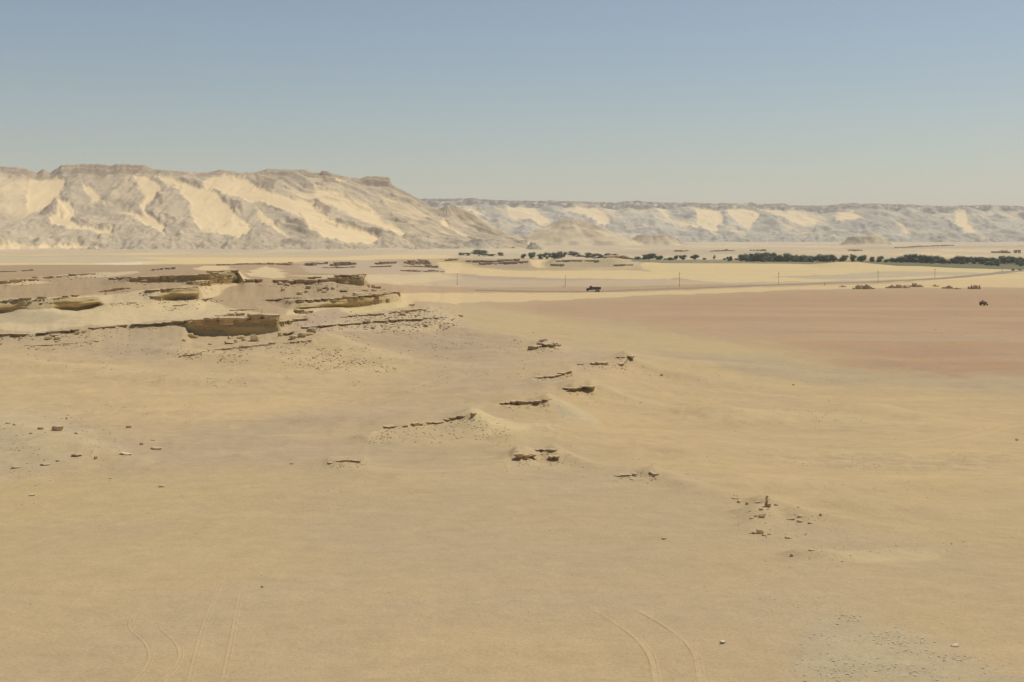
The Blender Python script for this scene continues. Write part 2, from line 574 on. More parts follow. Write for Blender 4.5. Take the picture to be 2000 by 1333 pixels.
# tails and swells of blown sand: (photo path, height m, half width m)
RIDGES = [
    ([(1225, 708), (1290, 728), (1400, 748), (1490, 757)], 1.2, 4.5), ([(1150, 762), (1220, 785), (1320, 802), (1430, 817)], 1.1, 4.0),
    ([(1072, 788), (1105, 802), (1150, 820)], .9, 2.6), ([(925, 818), (955, 838), (1000, 858)], 1.0, 2.6), ([(1090, 890), (1130, 905), (1185, 916)], .6, 1.8),
    ([(1020, 893), (1055, 889), (1090, 892)], .7, 2.2), ([(1003, 900), (960, 918), (900, 928), (800, 930)], .45, 2.2),
    ([(1280, 926), (1330, 945), (1410, 967)], .5, 1.8), ([(1495, 985), (1560, 1005), (1650, 1022), (1730, 1032)], .6, 2.0),
    ([(1480, 1000), (1490, 1020), (1470, 1045)], .5, 1.5),
    ([(610, 662), (700, 690), (800, 712), (900, 722)], 1.7, 7), ([(850, 635), (960, 655), (1050, 668), (1100, 690)], 1.3, 6), ([(-60, 820), (120, 868), (240, 905)], .9, 5),
    ([(640, 905), (720, 925), (850, 937)], .4, 2.5), ([(1430, 815), (1560, 818), (1700, 830), (1800, 858)], 1.1, 7), ([(1700, 800), (1850, 830), (1900, 860)], .8, 6),
    ([(1560, 1085), (1640, 1087), (1720, 1078), (1860, 1074)], .32, .9), ([(-60, 705), (150, 722), (340, 738)], 1.0, 6), ([(350, 745), (550, 738), (720, 722)], .9, 6),
    ([(330, 690), (480, 700), (620, 712)], .9, 4.5), ([(1330, 880), (1500, 875), (1700, 885)], .5, 5), ([(1250, 700), (1500, 720), (1800, 750)], .6, 8),
    ([(720, 858), (800, 840), (900, 822)], .5, 2.5), ([(1450, 940), (1700, 950), (1950, 945)], .5, 4), ([(1700, 990), (1850, 1000), (2050, 985)], .5, 4),
]
SANDY = np.zeros(GV.shape)
for path, H, wd in RIDGES:
    P = [unproject(a, b) for a, b in path]
    dmin = np.full(GV.shape, 1e9); tt_ = np.zeros(GV.shape)
    for i in range(len(P) - 1):
        a, b = P[i], P[i + 1]
        ex, ey = b.x - a.x, b.y - a.y
        t = np.clip(((GX - a.x) * ex + (GY - a.y) * ey) / (ex * ex + ey * ey), 0, 1)
        d = np.hypot(GX - a.x - ex * t, GY - a.y - ey * t)
        near = d < dmin
        dmin = np.where(near, d, dmin); tt_ = np.where(near, (i + t) / (len(P) - 1), tt_)
    d = dmin * (1 + .35 * fbm(GX / 3.5, GY / 3.5, 151, 3))
    bell = np.exp(-(d / wd) ** 2) * (1 - .75 * tt_)
    GZ = GZ + 1.35 * H * bell
    SANDY = np.maximum(SANDY, np.exp(-(d / (wd * .8)) ** 2) * (1 - .6 * tt_) * min(1, H))

# low bedrock steps on the open ground: (polyline of the foot as (u, v, thickness px)), length of the back slope
STEPS = {
    'spur_a': ([(1043, 683, 5), (1062, 676, 9), (1085, 680, 8)], 14),
    'spur_b': ([(1128, 712, 2), (1160, 713, 4), (1190, 713, 7), (1222, 716, 11)], 14),
    'spur_b2': ([(1204, 700, 2), (1225, 702, 7), (1237, 703, 8)], 8),
    'spur_c': ([(1046, 739, 2), (1072, 738, 4), (1095, 734, 4), (1116, 729, 6)], 12),
    'spur_d': ([(1100, 759, 3), (1121, 764, 8), (1140, 759, 5), (1155, 763, 9)], 12),
    'spur_e': ([(976, 789, 3), (1015, 790, 5), (1045, 787, 4), (1072, 785, 8)], 12),
    'spur_f': ([(718, 860, 3), (768, 836, 4), (795, 835, 6), (830, 830, 5), (860, 826, 3), (895, 818, 6), (926, 815, 7)], 12),
    'spur_g': ([(1006, 893, 9), (1022, 898, 10), (1042, 892, 4)], 5),
    'spur_g2': ([(1066, 896, 3), (1082, 899, 8), (1090, 896, 8)], 5),
    'spur_h': ([(640, 907, 3), (675, 902, 5), (712, 905, 4)], 8),
    'spur_i': ([(1196, 932, 2), (1225, 930, 5), (1262, 925, 5), (1280, 930, 4)], 8),
    'low_a': ([(360, 694, 2), (430, 684, 3), (480, 680, 4), (550, 672, 4), (605, 668, 3)], 9),
    'k_one': ([(668, 621, 3), (740, 616, 4), (800, 610, 4), (832, 606, 3)], 8),
    'talus_a': ([(520, 588, 2), (555, 585, 3), (590, 583, 2)], 6),
    'far_a': ([(0, 555, 4), (40, 552, 6), (78, 548, 8)], 30),
    'far_b': ([(86, 544, 2), (140, 540, 3), (205, 535, 3)], 30),
    'far_c': ([(200, 571, 3), (230, 567, 4), (256, 564, 3)], 10),
    'far_d': ([(300, 529, 4), (322, 527, 4), (342, 526, 4)], 25),
}
STEP_Y = {}
for k, (pts, L) in STEPS.items():
    us = np.array([p[0] for p in pts], float)
    P = [unproject(p[0], p[1]) for p in pts]
    ys = np.array([p.y for p in P])
    hs = np.array([p[2] * q.y / F * 0.8 for p, q in zip(pts, P)])
    STEP_Y[k] = (us, ys)
for k, (pts, L) in STEPS.items():
    us, ys = STEP_Y[k]
    hs = np.array([p[2] * y / F * 0.95 for p, y in zip(pts, ys)])
    fade = max(14.0, 0.2 * (us[-1] - us[0]))
    win = sstep(us[0] - fade, us[0] + fade * 0.3, uu) * (1 - sstep(us[-1] - fade * 0.2, us[-1] + fade * 0.8, uu))
    yl = np.interp(uu, us, ys) + 0.4 + .8 * fbm(uu / 9, uu * 0, 161, 3)
    H = np.interp(uu, us, hs) * win
    d = GY - yl[None, :]
    w_ = np.where(d > 0, np.exp(-d / L), np.exp(d / 0.7))
    GZ = GZ + H[None, :] * w_

# ---- colour of the ground: what lies there (sand, gravel, clay), with ragged borders
du = fbm(GX / 25, GY / 25, 61, 3); dvn = fbm(GX / 12, GY / 30, 67, 4)
wu = GU + 16 * du + 5 * fbm(GX / 4, GY / 6, 71, 2)
wv = GV + np.interp(GV, [470, 520, 580, 620, 800, 1300], [.5, 1.2, 2, 9, 22, 34]) * dvn
COLR = np.zeros(GV.shape + (3,)) + alb(188, 165, 126)
STONY = np.full(GV.shape, 0.25)
ZONES = [
    # (sRGB seen, softness px, row stretch, stony, polygon)
    ((190, 166, 127), 60, 1, .2, [(-400, 1100), (2400, 1100), (2400, 1400), (-400, 1400)]),
    ((195, 169, 125), 50, 1.5, .3, [(960, 700), (1240, 690), (1500, 730), (1750, 760), (2300, 790), (2300, 980), (1500, 985), (1250, 925), (1100, 860), (1000, 830)]),
    ((188, 164, 127), 36, 1.5, .2, [(330, 810), (560, 770), (860, 712), (1000, 650), (1150, 672), (1230, 692), (1080, 765), (900, 800), (720, 850), (600, 900), (-300, 1030), (-300, 960)]),
    ((192, 168, 124), 40, 1.5, .2, [(-300, 960), (500, 905), (640, 930), (300, 1010), (-300, 1060)]),
    ((198, 172, 128), 40, 1.5, .6, [(-300, 680), (350, 695), (640, 672), (800, 712), (900, 715), (700, 765), (420, 835), (-300, 840)]),
    ((186, 163, 127), 20, 2, .4, [(220, 650), (350, 662), (360, 690), (300, 720), (190, 700)]),
    ((182, 159, 126), 20, 2, .4, [(560, 655), (780, 640), (930, 640), (1010, 660), (1000, 690), (880, 705), (720, 690), (620, 668)]),
    ((188, 167, 130), 20, 2, .2, [(900, 612), (1060, 618), (1250, 640), (1120, 668), (1000, 650), (900, 640)]),
    ((191, 168, 125), 20, 3, .2, [(880, 596), (1000, 600), (1110, 622), (1400, 655), (1650, 690), (1800, 720), (1500, 720), (1200, 690), (1040, 660), (960, 640), (880, 615)]),
    ((181, 150, 115), 70, 4, .15, [(990, 597), (1130, 588), (1300, 582), (1420, 574), (1560, 569), (1700, 567), (2500, 562), (2500, 765), (1850, 722), (1600, 690), (1400, 655), (1250, 632), (1110, 620), (1040, 606)]),
    ((176, 144, 110), 45, 2, .4, [(1650, 705), (1800, 690), (2400, 690), (2400, 745), (1850, 730)]),
    ((182, 161, 125), 22, 2.5, .2, [(1230, 692), (1500, 700), (1760, 728), (2300, 748), (2300, 765), (1700, 752), (1450, 735)]),
    ((212, 185, 137), 2.0, 4, .02, [(776, 573), (1130, 572.5), (1300, 569), (1500, 561), (1700, 556), (1940, 541), (2400, 530), (2400, 560), (1800, 562), (1600, 566), (1400, 573), (1200, 580), (1000, 590), (860, 592), (780, 588)]),
    ((183, 156, 120), 2.0, 4, .3, [(700, 553), (900, 562), (1150, 560), (1300, 557), (1500, 555), (1500, 558), (1330, 564), (1130, 571), (700, 572)]),
    ((194, 172, 138), 4, 4, .2, [(700, 530), (900, 536), (1050, 546), (1250, 546), (1400, 550), (1500, 552), (1300, 558), (1150, 560), (900, 562), (700, 553)]),
    ((185, 162, 134), 2.0, 4, .2, [(895, 535), (985, 539), (1060, 541), (1230, 545), (1120, 548), (940, 546)]),
    ((214, 190, 140), 1.5, 5, .0, [(1236, 520), (1260, 512), (1320, 514), (1580, 516), (1640, 508), (1740, 516), (2400, 526), (2400, 545), (1900, 546), (1700, 552), (1500, 556), (1380, 551), (1300, 540)]),
    ((192, 174, 140), 1.2, 5, .1, [(1668, 534), (1720, 530), (2000, 534), (1950, 537), (1800, 540), (1640, 547), (1560, 544), (1590, 541)]),
    ((190, 170, 138), 1.2, 6, .1, [(1495, 541), (1600, 537), (1660, 539), (1560, 543)]),
    ((194, 172, 138), 1.2, 6, .1, [(1330, 556), (1500, 551), (1700, 548), (1900, 540), (1900, 541.5), (1700, 551), (1500, 556)]),
    ((217, 191, 141), 1.5, 4, .02, [(852, 512), (898, 513), (930, 522), (985, 529), (1240, 528), (1330, 540), (1300, 546), (1100, 544), (1000, 541), (900, 535), (830, 528)]),
    ((219, 193, 144), 1.2, 4, .0, [(1040, 507), (1082, 507), (1086, 516), (1078, 522), (1060, 523), (1046, 518)]),
    ((192, 170, 138), 2, 4, .5, [(905, 506), (1036, 506), (1050, 516), (1040, 526), (960, 527), (915, 515)]),
    ((196, 176, 138), 2, 4, .5, [(1080, 506), (1200, 502), (1242, 511), (1245, 523), (1160, 528), (1075, 522)]),
    # left: far sand, gravel flats, pale banks
    ((206, 187, 150), 2, 4, .2, [(-600, 462), (2600, 462), (2600, 500), (1240, 508), (860, 503), (-600, 500)]),
    ((220, 195, 149), 1.5, 5, .0, [(1500, 490), (1640, 487), (1760, 490), (1900, 488), (1980, 494), (2100, 497), (2100, 501), (1700, 502), (1540, 498)]),
    ((190, 168, 136), 1.5, 5, .4, [(1180, 492), (1300, 490), (1480, 490), (1560, 492), (1500, 496), (1250, 499)]),
    ((188, 166, 134), 1.2, 6, .4, [(1640, 484), (1800, 482), (2100, 478), (2100, 482), (1800, 486), (1660, 488)]),
    ((213, 192, 152), 1.5, 5, .1, [(900, 482), (1300, 481), (1700, 479), (1700, 483), (1300, 487), (900, 489)]),
    ((221, 194, 143), 1.5, 5, .02, [(-600, 489), (120, 491), (330, 495), (560, 498), (700, 499), (890, 498), (900, 502), (840, 506), (700, 509), (560, 513), (430, 517), (-600, 521)]),
    ((202, 183, 145), 2, 5, .1, [(-400, 500), (90, 501), (160, 498), (250, 499), (248, 503), (330, 508), (200, 514), (-400, 513)]),
    ((226, 210, 180), 1.0, 6, .0, [(170, 515), (215, 513.5), (290, 513), (275, 517), (205, 517.5)]),
    ((177, 152, 116), 2, 4, .3, [(-400, 520), (150, 517), (330, 517), (440, 516), (580, 515), (700, 520), (780, 530), (780, 548), (640, 545), (470, 550), (400, 560), (330, 566), (200, 574), (100, 579), (-400, 600)]),
    ((219, 194, 146), 1.5, 4, .02, [(380, 524), (400, 519), (440, 519), (452, 526), (420, 530), (385, 528)]),
    ((215, 190, 143), 1.5, 4, .05, [(480, 535), (505, 524), (530, 520), (545, 526), (565, 538), (540, 545), (490, 541)]),
    ((205, 183, 142), 2, 4, .1, [(560, 538), (640, 536), (780, 533), (860, 534), (900, 545), (780, 556), (720, 552)]),
    ((190, 168, 137), 2, 4, .3, [(580, 511), (850, 505), (870, 530), (800, 538), (600, 533)]),
    ((209, 186, 143), 1.5, 4, .1, [(15, 553), (70, 548), (92, 551), (60, 556), (20, 557)]),
    ((206, 184, 144), 1.5, 4, .1, [(95, 541), (260, 530), (280, 533), (215, 541)]),
    ((215, 190, 142), 3, 3, .05, [(466, 530), (480, 548), (500, 562), (440, 580), (400, 588), (400, 562), (415, 548)]),
    ((210, 187, 143), 5, 2.5, .1, [(-400, 612), (0, 592), (110, 579), (200, 576), (390, 560), (402, 590), (440, 604), (545, 607), (365, 626), (180, 640), (-400, 670)]),
    ((192, 172, 134), 8, 2.5, .3, [(-300, 612), (60, 605), (140, 612), (110, 628), (-300, 640)]),
    ((180, 155, 119), 4, 2.5, .5, [(398, 588), (470, 553), (500, 549), (600, 553), (700, 560), (772, 568), (590, 585), (570, 600), (600, 612), (550, 616), (450, 604)]),
    ((209, 186, 139), 4, 2.5, .15, [(572, 592), (775, 574), (810, 598), (740, 610), (690, 612), (640, 607), (600, 620), (566, 616)]),
    ((187, 163, 132), 4, 2.5, .3, [(640, 607), (660, 600), (690, 612), (640, 634), (590, 638), (600, 620)]),
    ((196, 173, 136), 6, 2.5, .7, [(680, 618), (840, 600), (900, 626), (860, 642), (700, 648), (600, 644)]),
    # near details
    ((186, 168, 133), 55, 1.2, 1.0, [(1575, 1215), (1650, 1195), (1760, 1225), (1880, 1270), (1960, 1300), (2050, 1400), (1540, 1400), (1550, 1290)]),
    ((201, 179, 135), 14, 2, .3, [(1600, 1078), (1720, 1066), (1850, 1072), (1840, 1080), (1700, 1084)]),
    ((190, 166, 124), 16, 2.0, .7, [(1480, 893), (1700, 890), (1960, 890), (1940, 915), (1700, 922), (1560, 912)]),
    ((192, 171, 133), 40, 1.2, .9, [(-200, 800), (90, 800), (180, 840), (230, 880), (120, 915), (-200, 930)]),
    ((203, 184, 146), 22, 1.6, .1, [(1090, 800), (1140, 815), (1160, 832), (1110, 826)]),
    ((207, 184, 138), 16, 1.6, .4, [(930, 800), (1000, 830), (1090, 850), (960, 860), (900, 830)]),
]
for rgb, sf, ys, stn, poly in ZONES:
    m_ = polymask(wu, wv, poly, sf, ys)
    COLR = COLR * (1 - m_[..., None]) + np.asarray(alb(*rgb)) * m_[..., None]
    STONY = STONY * (1 - m_) + stn * m_
farm = (GV < 503) * sstep(.0, .3, fbm(GX / 130, GY / 420, 181, 4) + .12) * .65
COLR = COLR * (1 - farm[..., None]) + np.asarray(alb(192, 172, 140)) * farm[..., None]
pk = polymask(wu, wv, [(1100, 600), (2500, 570), (2500, 740), (1600, 690)], 60, 3) * sstep(-.15, .25, fbm(GX / 110 + GY / 150, GY / 22, 183, 4)) * .7
COLR = COLR * (1 - pk[..., None]) + np.asarray(alb(187, 160, 125)) * pk[..., None]
tr_ = polymask(wu, wv, [(1470, 890), (1700, 888), (1970, 888), (1950, 916), (1700, 922), (1550, 914)], 14, 2) * sstep(.0, .3, fbm(GX / 1.6, GY / 1.6, 185, 2))
COLR = COLR * (1 - .5 * tr_[..., None]) + np.asarray(alb(203, 179, 134)) * .5 * tr_[..., None]
stk = polymask(GU, GV, [(-300, 650), (900, 640), (1200, 690), (2300, 740), (2300, 960), (1000, 960), (-300, 900)], 50, 2)
stk = stk * (.07 * fbm((GX + .4 * GY) / 34, (GY - .25 * GX) / 6.5, 201, 4) + .05 * fbm(GX / 5, GY / 3, 203, 3))
COLR = COLR * (1 + stk[..., None] * np.array([1.0, 1.0, .85]))
sd = (SANDY * (0.55 + .45 * fbm(GX / 6, GY / 6, 171, 3)))[..., None] * .75
COLR = COLR * (1 - sd) + np.asarray(alb(207, 184, 137)) * sd
# bare bedrock where the ground is steep
dzr = np.gradient(GZ, axis=0); dyr = np.gradient(GY, axis=0)
slope = dzr / np.maximum(dyr, 1e-3)
steep = sstep(0.9, 2.0, slope) * (GY > 100)
strat = vnoise(GX / 14 + 3, GZ * 2.3 + 0.8 * fbm(GX / 9, GZ, 91, 3), 92)
rockc = alb(200, 172, 118)[None, None, :] * (0.78 + 0.3 * strat[..., None])
COLR = COLR * (1 - steep[..., None]) + rockc * steep[..., None]
# rough bedded faces: push the steep rows in and out by bed
rough_face = steep * (0.35 * (strat - 0.5) + 0.5 * fbm(GX / 4, GZ * 0.9, 97, 4))
SEG = np.array(rows_seg)
tf = np.where((SEG >= 15) & (SEG < 16), SEG - 15, -1.0)
prof_b = np.interp(tf, [-1, 0, .12, .3, .5, .75, 1], [0, 0, -.35, .6, 1, .7, 0])[:, None]
Ab = (1.5 * np.exp(-((uu - 150) / 34) ** 2) + 1.3 * np.exp(-((uu - 186) / 14) ** 2) + 1.4 * np.exp(-((uu + 5) / 30) ** 2)
      + 1.2 * sstep(296, 330, uu) * (1 - sstep(380, 392, uu)) + 1.3 * sstep(576, 590, uu) * (1 - sstep(600, 780, uu)))
Ab = Ab[None, :] * (1 + .5 * fbm(GX / 4, GZ * 1.2, 195, 3))
beds = .35 * (vnoise(GX / 20, GZ * 3.2, 197) - .5) * (Ab > .3)
GYm = GY - rough_face - prof_b * (Ab + beds)
bk = (np.clip(prof_b, 0, 1) * np.clip(Ab / 1.5, 0, 1))[..., None] * .7
COLR = COLR * (1 - bk) + np.asarray(alb(204, 179, 127)) * bk * (0.86 + .22 * vnoise(GX / 16, GZ * 3.0, 199)[..., None])
GXm = (GU - 1000.0) / F * GYm
ground = grid_mesh('ground', GXm, GYm, GZ, M_ground, COLR, True, {'stony': STONY})
tag(ground, 'tan desert ground of sand and gravel running to the escarpments', None, None, 'structure')

# ------------------------------------------------------------------ the escarpments
def escarpment(name, rim, base_v, y_rim, y_base, ulo, uhi, du, nrow, sands, darks, pal, capw, seed, depth_back, rough, amp=30.0, apw=1.3):
    us = np.arange(ulo, uhi + .1, du)
    ru, rv = zip(*rim)
    vr = np.interp(us, ru, rv)
    yr = np.interp(us, *zip(*y_rim)); yb = np.interp(us, *zip(*y_base))
    cw = gsmooth(np.interp(us, *zip(*capw)), 9)
    yr = yr + rough * 6 * fbm(us / 60, us * 0, seed + 3, 3)
    zr = HC - (vr - VH) * yr / F
    zs_ = gsmooth(zr, 11)
    zb = HC - (np.interp(us, *zip(*base_v)) - VH) * yb / F - 6
    s = np.concatenate([np.linspace(0, 0.86, nrow), np.linspace(0.865, 1.0, 26), [1.01, 1.2, 2.0]])
    S = s[:, None]
    # talus apron, then a cap of bedrock
    capfrac = cw[None, :]
    apron = np.clip(S / 0.87, 0, 1) ** apw
    inst = sstep(0.88, 0.93, S) * 0.62 + sstep(0.955, 0.985, S) * 0.38
    prof = apron * (1 - capfrac) + inst * capfrac
    zr2 = zs_[None, :] + (zr - zs_)[None, :] * sstep(0.84, 0.97, S)
    back = np.maximum(S - 1.0, 0)
    Yv = yb[None, :] + (yr - yb)[None, :] * np.minimum(S, 1.0) + back * depth_back
    Yv = Yv + rough * 55 * fbm(us / 38, us * 0, seed + 4, 3)[None, :] * np.clip(1 - S / .3, 0, 1) ** 2
    Zv = zb[None, :] + (zr2 - zb[None, :]) * np.minimum(prof, 1.0)
    U = np.broadcast_to(us[None, :], Yv.shape)
    X = (U - 1000) / F * Yv
    V = VH + F * (HC - Zv) / Yv
    sc = 1.0 / (rough * 28)
    env = np.clip(S / 0.12, 0, 1) * np.clip((1.0 - S) / 0.12, 0, 1)
    # painted-in-place surfaces: sand drifts and bare outcrops with ragged borders
    wu_ = U + 7 * fbm(U / 22, V / 12, seed + 9, 3) + 2.5 * fbm(U / 5, V / 4, seed + 10, 2)
    wv_ = V + 5 * fbm(U / 22, V / 12, seed + 11, 3) + 2.0 * fbm(U / 5, V / 4, seed + 12, 2)
    dY = Yv - yb[None, :]
    diag = ridged((X + 1.0 * dY) * sc * 0.5 + .3 * fbm(X * sc * .4, Yv * sc * .4, seed + 2, 2), dY * sc * 0.16, seed, 4)
    gul = ridged(X * sc * 0.42 + .45 * fbm(X * sc * .3, Yv * sc * .3, seed + 6, 2), dY * sc * 0.16, seed + 5, 4)
    blend = sstep(480, 620, U) if name == 'escarpment' else 0.35
    rid = diag * blend + gul * (1 - blend)
    sand = np.zeros(V.shape)
    for p, a, sf in sands:
        sand = np.maximum(sand, a * polymask(wu_, wv_, p, sf + 2.5))
    sand = np.clip(sand * 1.45 - 1.3 * np.maximum(rid - .68, 0) - .03, 0, 1)
    dark = np.zeros(V.shape)
    for p, sf in darks:
        dark = np.maximum(dark, polymask(wu_, wv_, p, sf))
    cap = sstep(0.86, 0.885, S + 0.02 * fbm(U / 9, S * 20, seed + 15, 3)) * (S < 1.005)
    cap = cap * sstep(-0.35, 0.25, fbm(U / 14, S * 6, seed + 16, 3) + 0.25)
    sand = sand * (1 - 0.85 * cap)
    thinout = sstep(-0.55, 0.05, fbm(U / 34, V / 20, seed + 70, 3) + 0.18 + 0.35 * fbm(U / 7, V / 7, seed + 71, 3) + .15)
    sand = sand * (0.5 + 0.5 * thinout)
    film = sstep(.0, .5, fbm((U - V) / 26, V / 9, seed + 73, 3)) * .55 * (S > .12) * (S < .86)
    sand = np.maximum(sand, film * pal.get('film', 1.0))
    rk = 1 - sand
    hum = ridged(X * sc * 1.6, Yv * sc * 1.6, seed + 21, 3)
    low = np.clip(1 - S / 0.4, 0, 1) ** 0.7 * np.clip(S / 0.03, 0, 1)
    Zv = Zv + env * rough * (amp * (rid - 0.60) * (0.25 + 0.75 * rk) + 1.2 * rk + 3.5 * dark + 1.0 * fbm(X * sc * .6, Yv * sc * .6, seed + 8, 3))
    Zv = Zv + low * rough * 15.0 * (hum - 0.5) * rk
    rimn = rough * 1.6 * fbm(U / 6, U * 0, seed + 30, 3) * (S > 0.9) * (S < 1.15)
    Zv = Zv + rimn
    C = np.zeros(V.shape + (3,)) + 1.18 * alb(*pal['rock'])
    t = sstep(-0.2, 0.35, fbm(X * sc * 0.25, Yv * sc * 0.3, seed + 40, 4))
    C = C * (1 - t[..., None]) + np.asarray(1.18 * alb(*pal['rock2'])) * t[..., None]
    foot = np.clip(1 - S / 0.42, 0, 1) ** 0.6 * sstep(-.4, .2, fbm(X * sc * .4, Yv * sc * .4, seed + 62, 3) + .25) * pal.get('footw', .8)
    C = C * (1 - foot[..., None]) + 1.18 * np.asarray(alb(*pal.get('foot', pal['rock2']))) * foot[..., None]
    C = C * (1 - cap[..., None] * 0.85) + np.asarray(1.18 * alb(*pal['cap'])) * cap[..., None] * 0.85
    thin = sstep(0.1, 0.45, fbm(U / 5, V / 2.2, seed + 44, 3)) * cap * pal.get('specks', 0.5)
    C = C * (1 - thin[..., None]) + np.asarray(1.18 * alb(*pal['speck'])) * thin[..., None]
    dk = dark * 0.9
    C = C * (1 - dk[..., None]) + np.asarray(1.18 * alb(*pal['dark'])) * dk[..., None]
    # small scattered outcrops
    bits = sstep(0.30, 0.5, fbm(U / 9, V / 5, seed + 50, 3)) * rk * (1 - cap) * 0.65
    C = C * (1 - bits[..., None]) + np.asarray(1.18 * alb(*pal['dark'])) * bits[..., None]
    C = C * (1 - sand[..., None]) + np.asarray(1.18 * alb(*pal['sand'])) * sand[..., None]
    o = grid_mesh(name, X, Yv, Zv, M_cliff, C, True, {'stony': np.clip(rk, 0, 1)})
    o['kind'] = 'structure'
    return o


LSANDS = [
    ([(66, 342), (98, 340), (128, 352), (122, 372), (114, 386), (100, 397), (80, 412), (52, 420), (50, 400), (58, 362)], 1, 3),
    ([(-200, 345), (70, 348), (54, 420), (-200, 415)], 0.5, 8),
    ([(115, 388), (130, 396), (146, 410), (142, 432), (162, 446), (226, 449), (222, 457), (190, 460), (150, 452), (100, 441), (92, 425), (110, 415)], 1, 2.5),
    ([(160, 358), (186, 370), (208, 402), (195, 396), (180, 392), (168, 376)], 0.8, 2.5),
    ([(262, 345), (290, 343), (311, 365), (309, 386), (286, 400), (285, 412), (300, 425), (321, 445), (322, 459), (300, 450), (270, 432), (232, 415), (240, 411), (265, 420), (283, 424), (277, 402), (286, 386), (270, 362)], 1, 2.5),
    ([(305, 345), (335, 350), (380, 365), (412, 370), (432, 385), (450, 405), (462, 425), (482, 436), (492, 446), (472, 467), (430, 460), (400, 454), (385, 442), (375, 420), (370, 400), (355, 376), (325, 360)], 1, 3),
    ([(398, 352), (440, 342), (465, 344), (492, 358), (522, 375), (562, 385), (612, 400), (642, 420), (662, 440), (702, 450), (732, 460), (748, 475), (720, 478), (680, 473), (640, 466), (610, 456), (602, 440), (590, 426), (560, 410), (530, 399), (490, 396), (460, 386), (430, 376), (400, 369)], 1, 3),
    ([(612, 362), (660, 375), (720, 402), (750, 430), (790, 451), (816, 464), (790, 466), (760, 456), (720, 441), (690, 426), (650, 402), (615, 386)], 0.7, 3),
    ([(845, 432), (870, 430), (886, 445), (902, 455), (917, 463), (895, 459), (865, 446)], 0.9, 2),
    ([(500, 402), (530, 430), (562, 460), (572, 466), (540, 452), (510, 427)], 0.9, 2),
    ([(652, 352), (680, 350), (682, 357), (660, 358)], 0.9, 2),
    ([(560, 372), (640, 380), (700, 395), (690, 405), (600, 390)], 0.55, 4),
    ([(740, 380), (800, 400), (850, 430), (810, 440), (760, 410)], 0.4, 5),
    ([(-300, 478), (60, 478), (200, 486), (100, 492), (-300, 492)], 0.9, 2),
]
LDARKS = [([(610, 391), (626, 394), (652, 412), (642, 421), (620, 409)], 1.5), ([(675, 378), (690, 389), (729, 405), (726, 416), (705, 406), (690, 396)], 1.5),
          ([(741, 386), (758, 400), (753, 401)], 1.2), ([(759, 409), (791, 432), (799, 442), (780, 431)], 1.5),
          ([(499, 391), (520, 399), (562, 413), (545, 413)], 1.2), ([(553, 424), (590, 439), (604, 450), (596, 453), (570, 440)], 1.5),
          ([(449, 394), (470, 399), (477, 416), (455, 406)], 1.5), ([(113, 392), (119, 405), (136, 418), (125, 426), (114, 411)], 1.5),
          ([(74, 422), (115, 394), (117, 399), (88, 426)], 1.5), ([(318, 419), (346, 430), (341, 438), (324, 427)], 1.5),
          ([(722, 453), (748, 453), (776, 464), (738, 464)], 1.2), ([(150, 428), (177, 437), (170, 441)], 1.2), ([(188, 441), (210, 446), (200, 448)], 1.0),
          ([(270, 415), (286, 428), (278, 427)], 1.2), ([(308, 365), (318, 385), (317, 402), (309, 395)], 1.5), ([(625, 428), (652, 432), (690, 445), (715, 455), (650, 440)], 1.2),
          ([(620, 340), (650, 345), (665, 362), (640, 358)], 2), ([(500, 345), (540, 352), (530, 374), (508, 362)], 2.5)]
escl = escarpment(
    'escarpment',
    [(-1600, 330), (-600, 318), (-250, 330), (0, 326), (35, 328), (62, 334), (71, 340), (85, 331), (97, 340), (110, 331), (120, 324), (160, 322), (205, 322), (215, 325), (230, 321),
     (282, 323), (300, 332), (330, 334), (360, 337), (400, 338), (430, 332), (445, 334), (480, 341), (505, 336), (520, 331), (600, 333), (620, 338), (635, 338), (650, 341), (685, 349),
     (705, 350), (715, 346), (740, 345), (760, 347), (766, 362), (790, 378), (815, 396), (850, 417), (880, 428), (930, 448), (1000, 468), (1030, 480)],
    [(-1600, 489), (0, 488), (300, 491), (600, 492), (850, 488), (1030, 484)],
    [(-1600, 2500), (-300, 2800), (0, 2900), (600, 2900), (760, 2850), (1030, 2620)],
    [(-1600, 1900), (-300, 2120), (0, 2170), (600, 2190), (1030, 2450)],
    -1600, 1030, 2.5, 120, LSANDS, LDARKS,
    dict(film=0.45, rock=(189, 170, 138), rock2=(178, 160, 131), cap=(158, 137, 110), dark=(148, 127, 104), sand=(225, 198, 150), speck=(200, 178, 142), specks=0.5, foot=(182, 165, 137)),
    [(-1600, .12), (0, .13), (120, .16), (280, .15), (320, .07), (480, .07), (600, .09), (690, .08), (715, .16), (765, .17), (780, .0), (1030, 0)],
    300, 900, 1.0)
escl['label'] = 'pale escarpment with sand drifts and brown cap rock on the left'

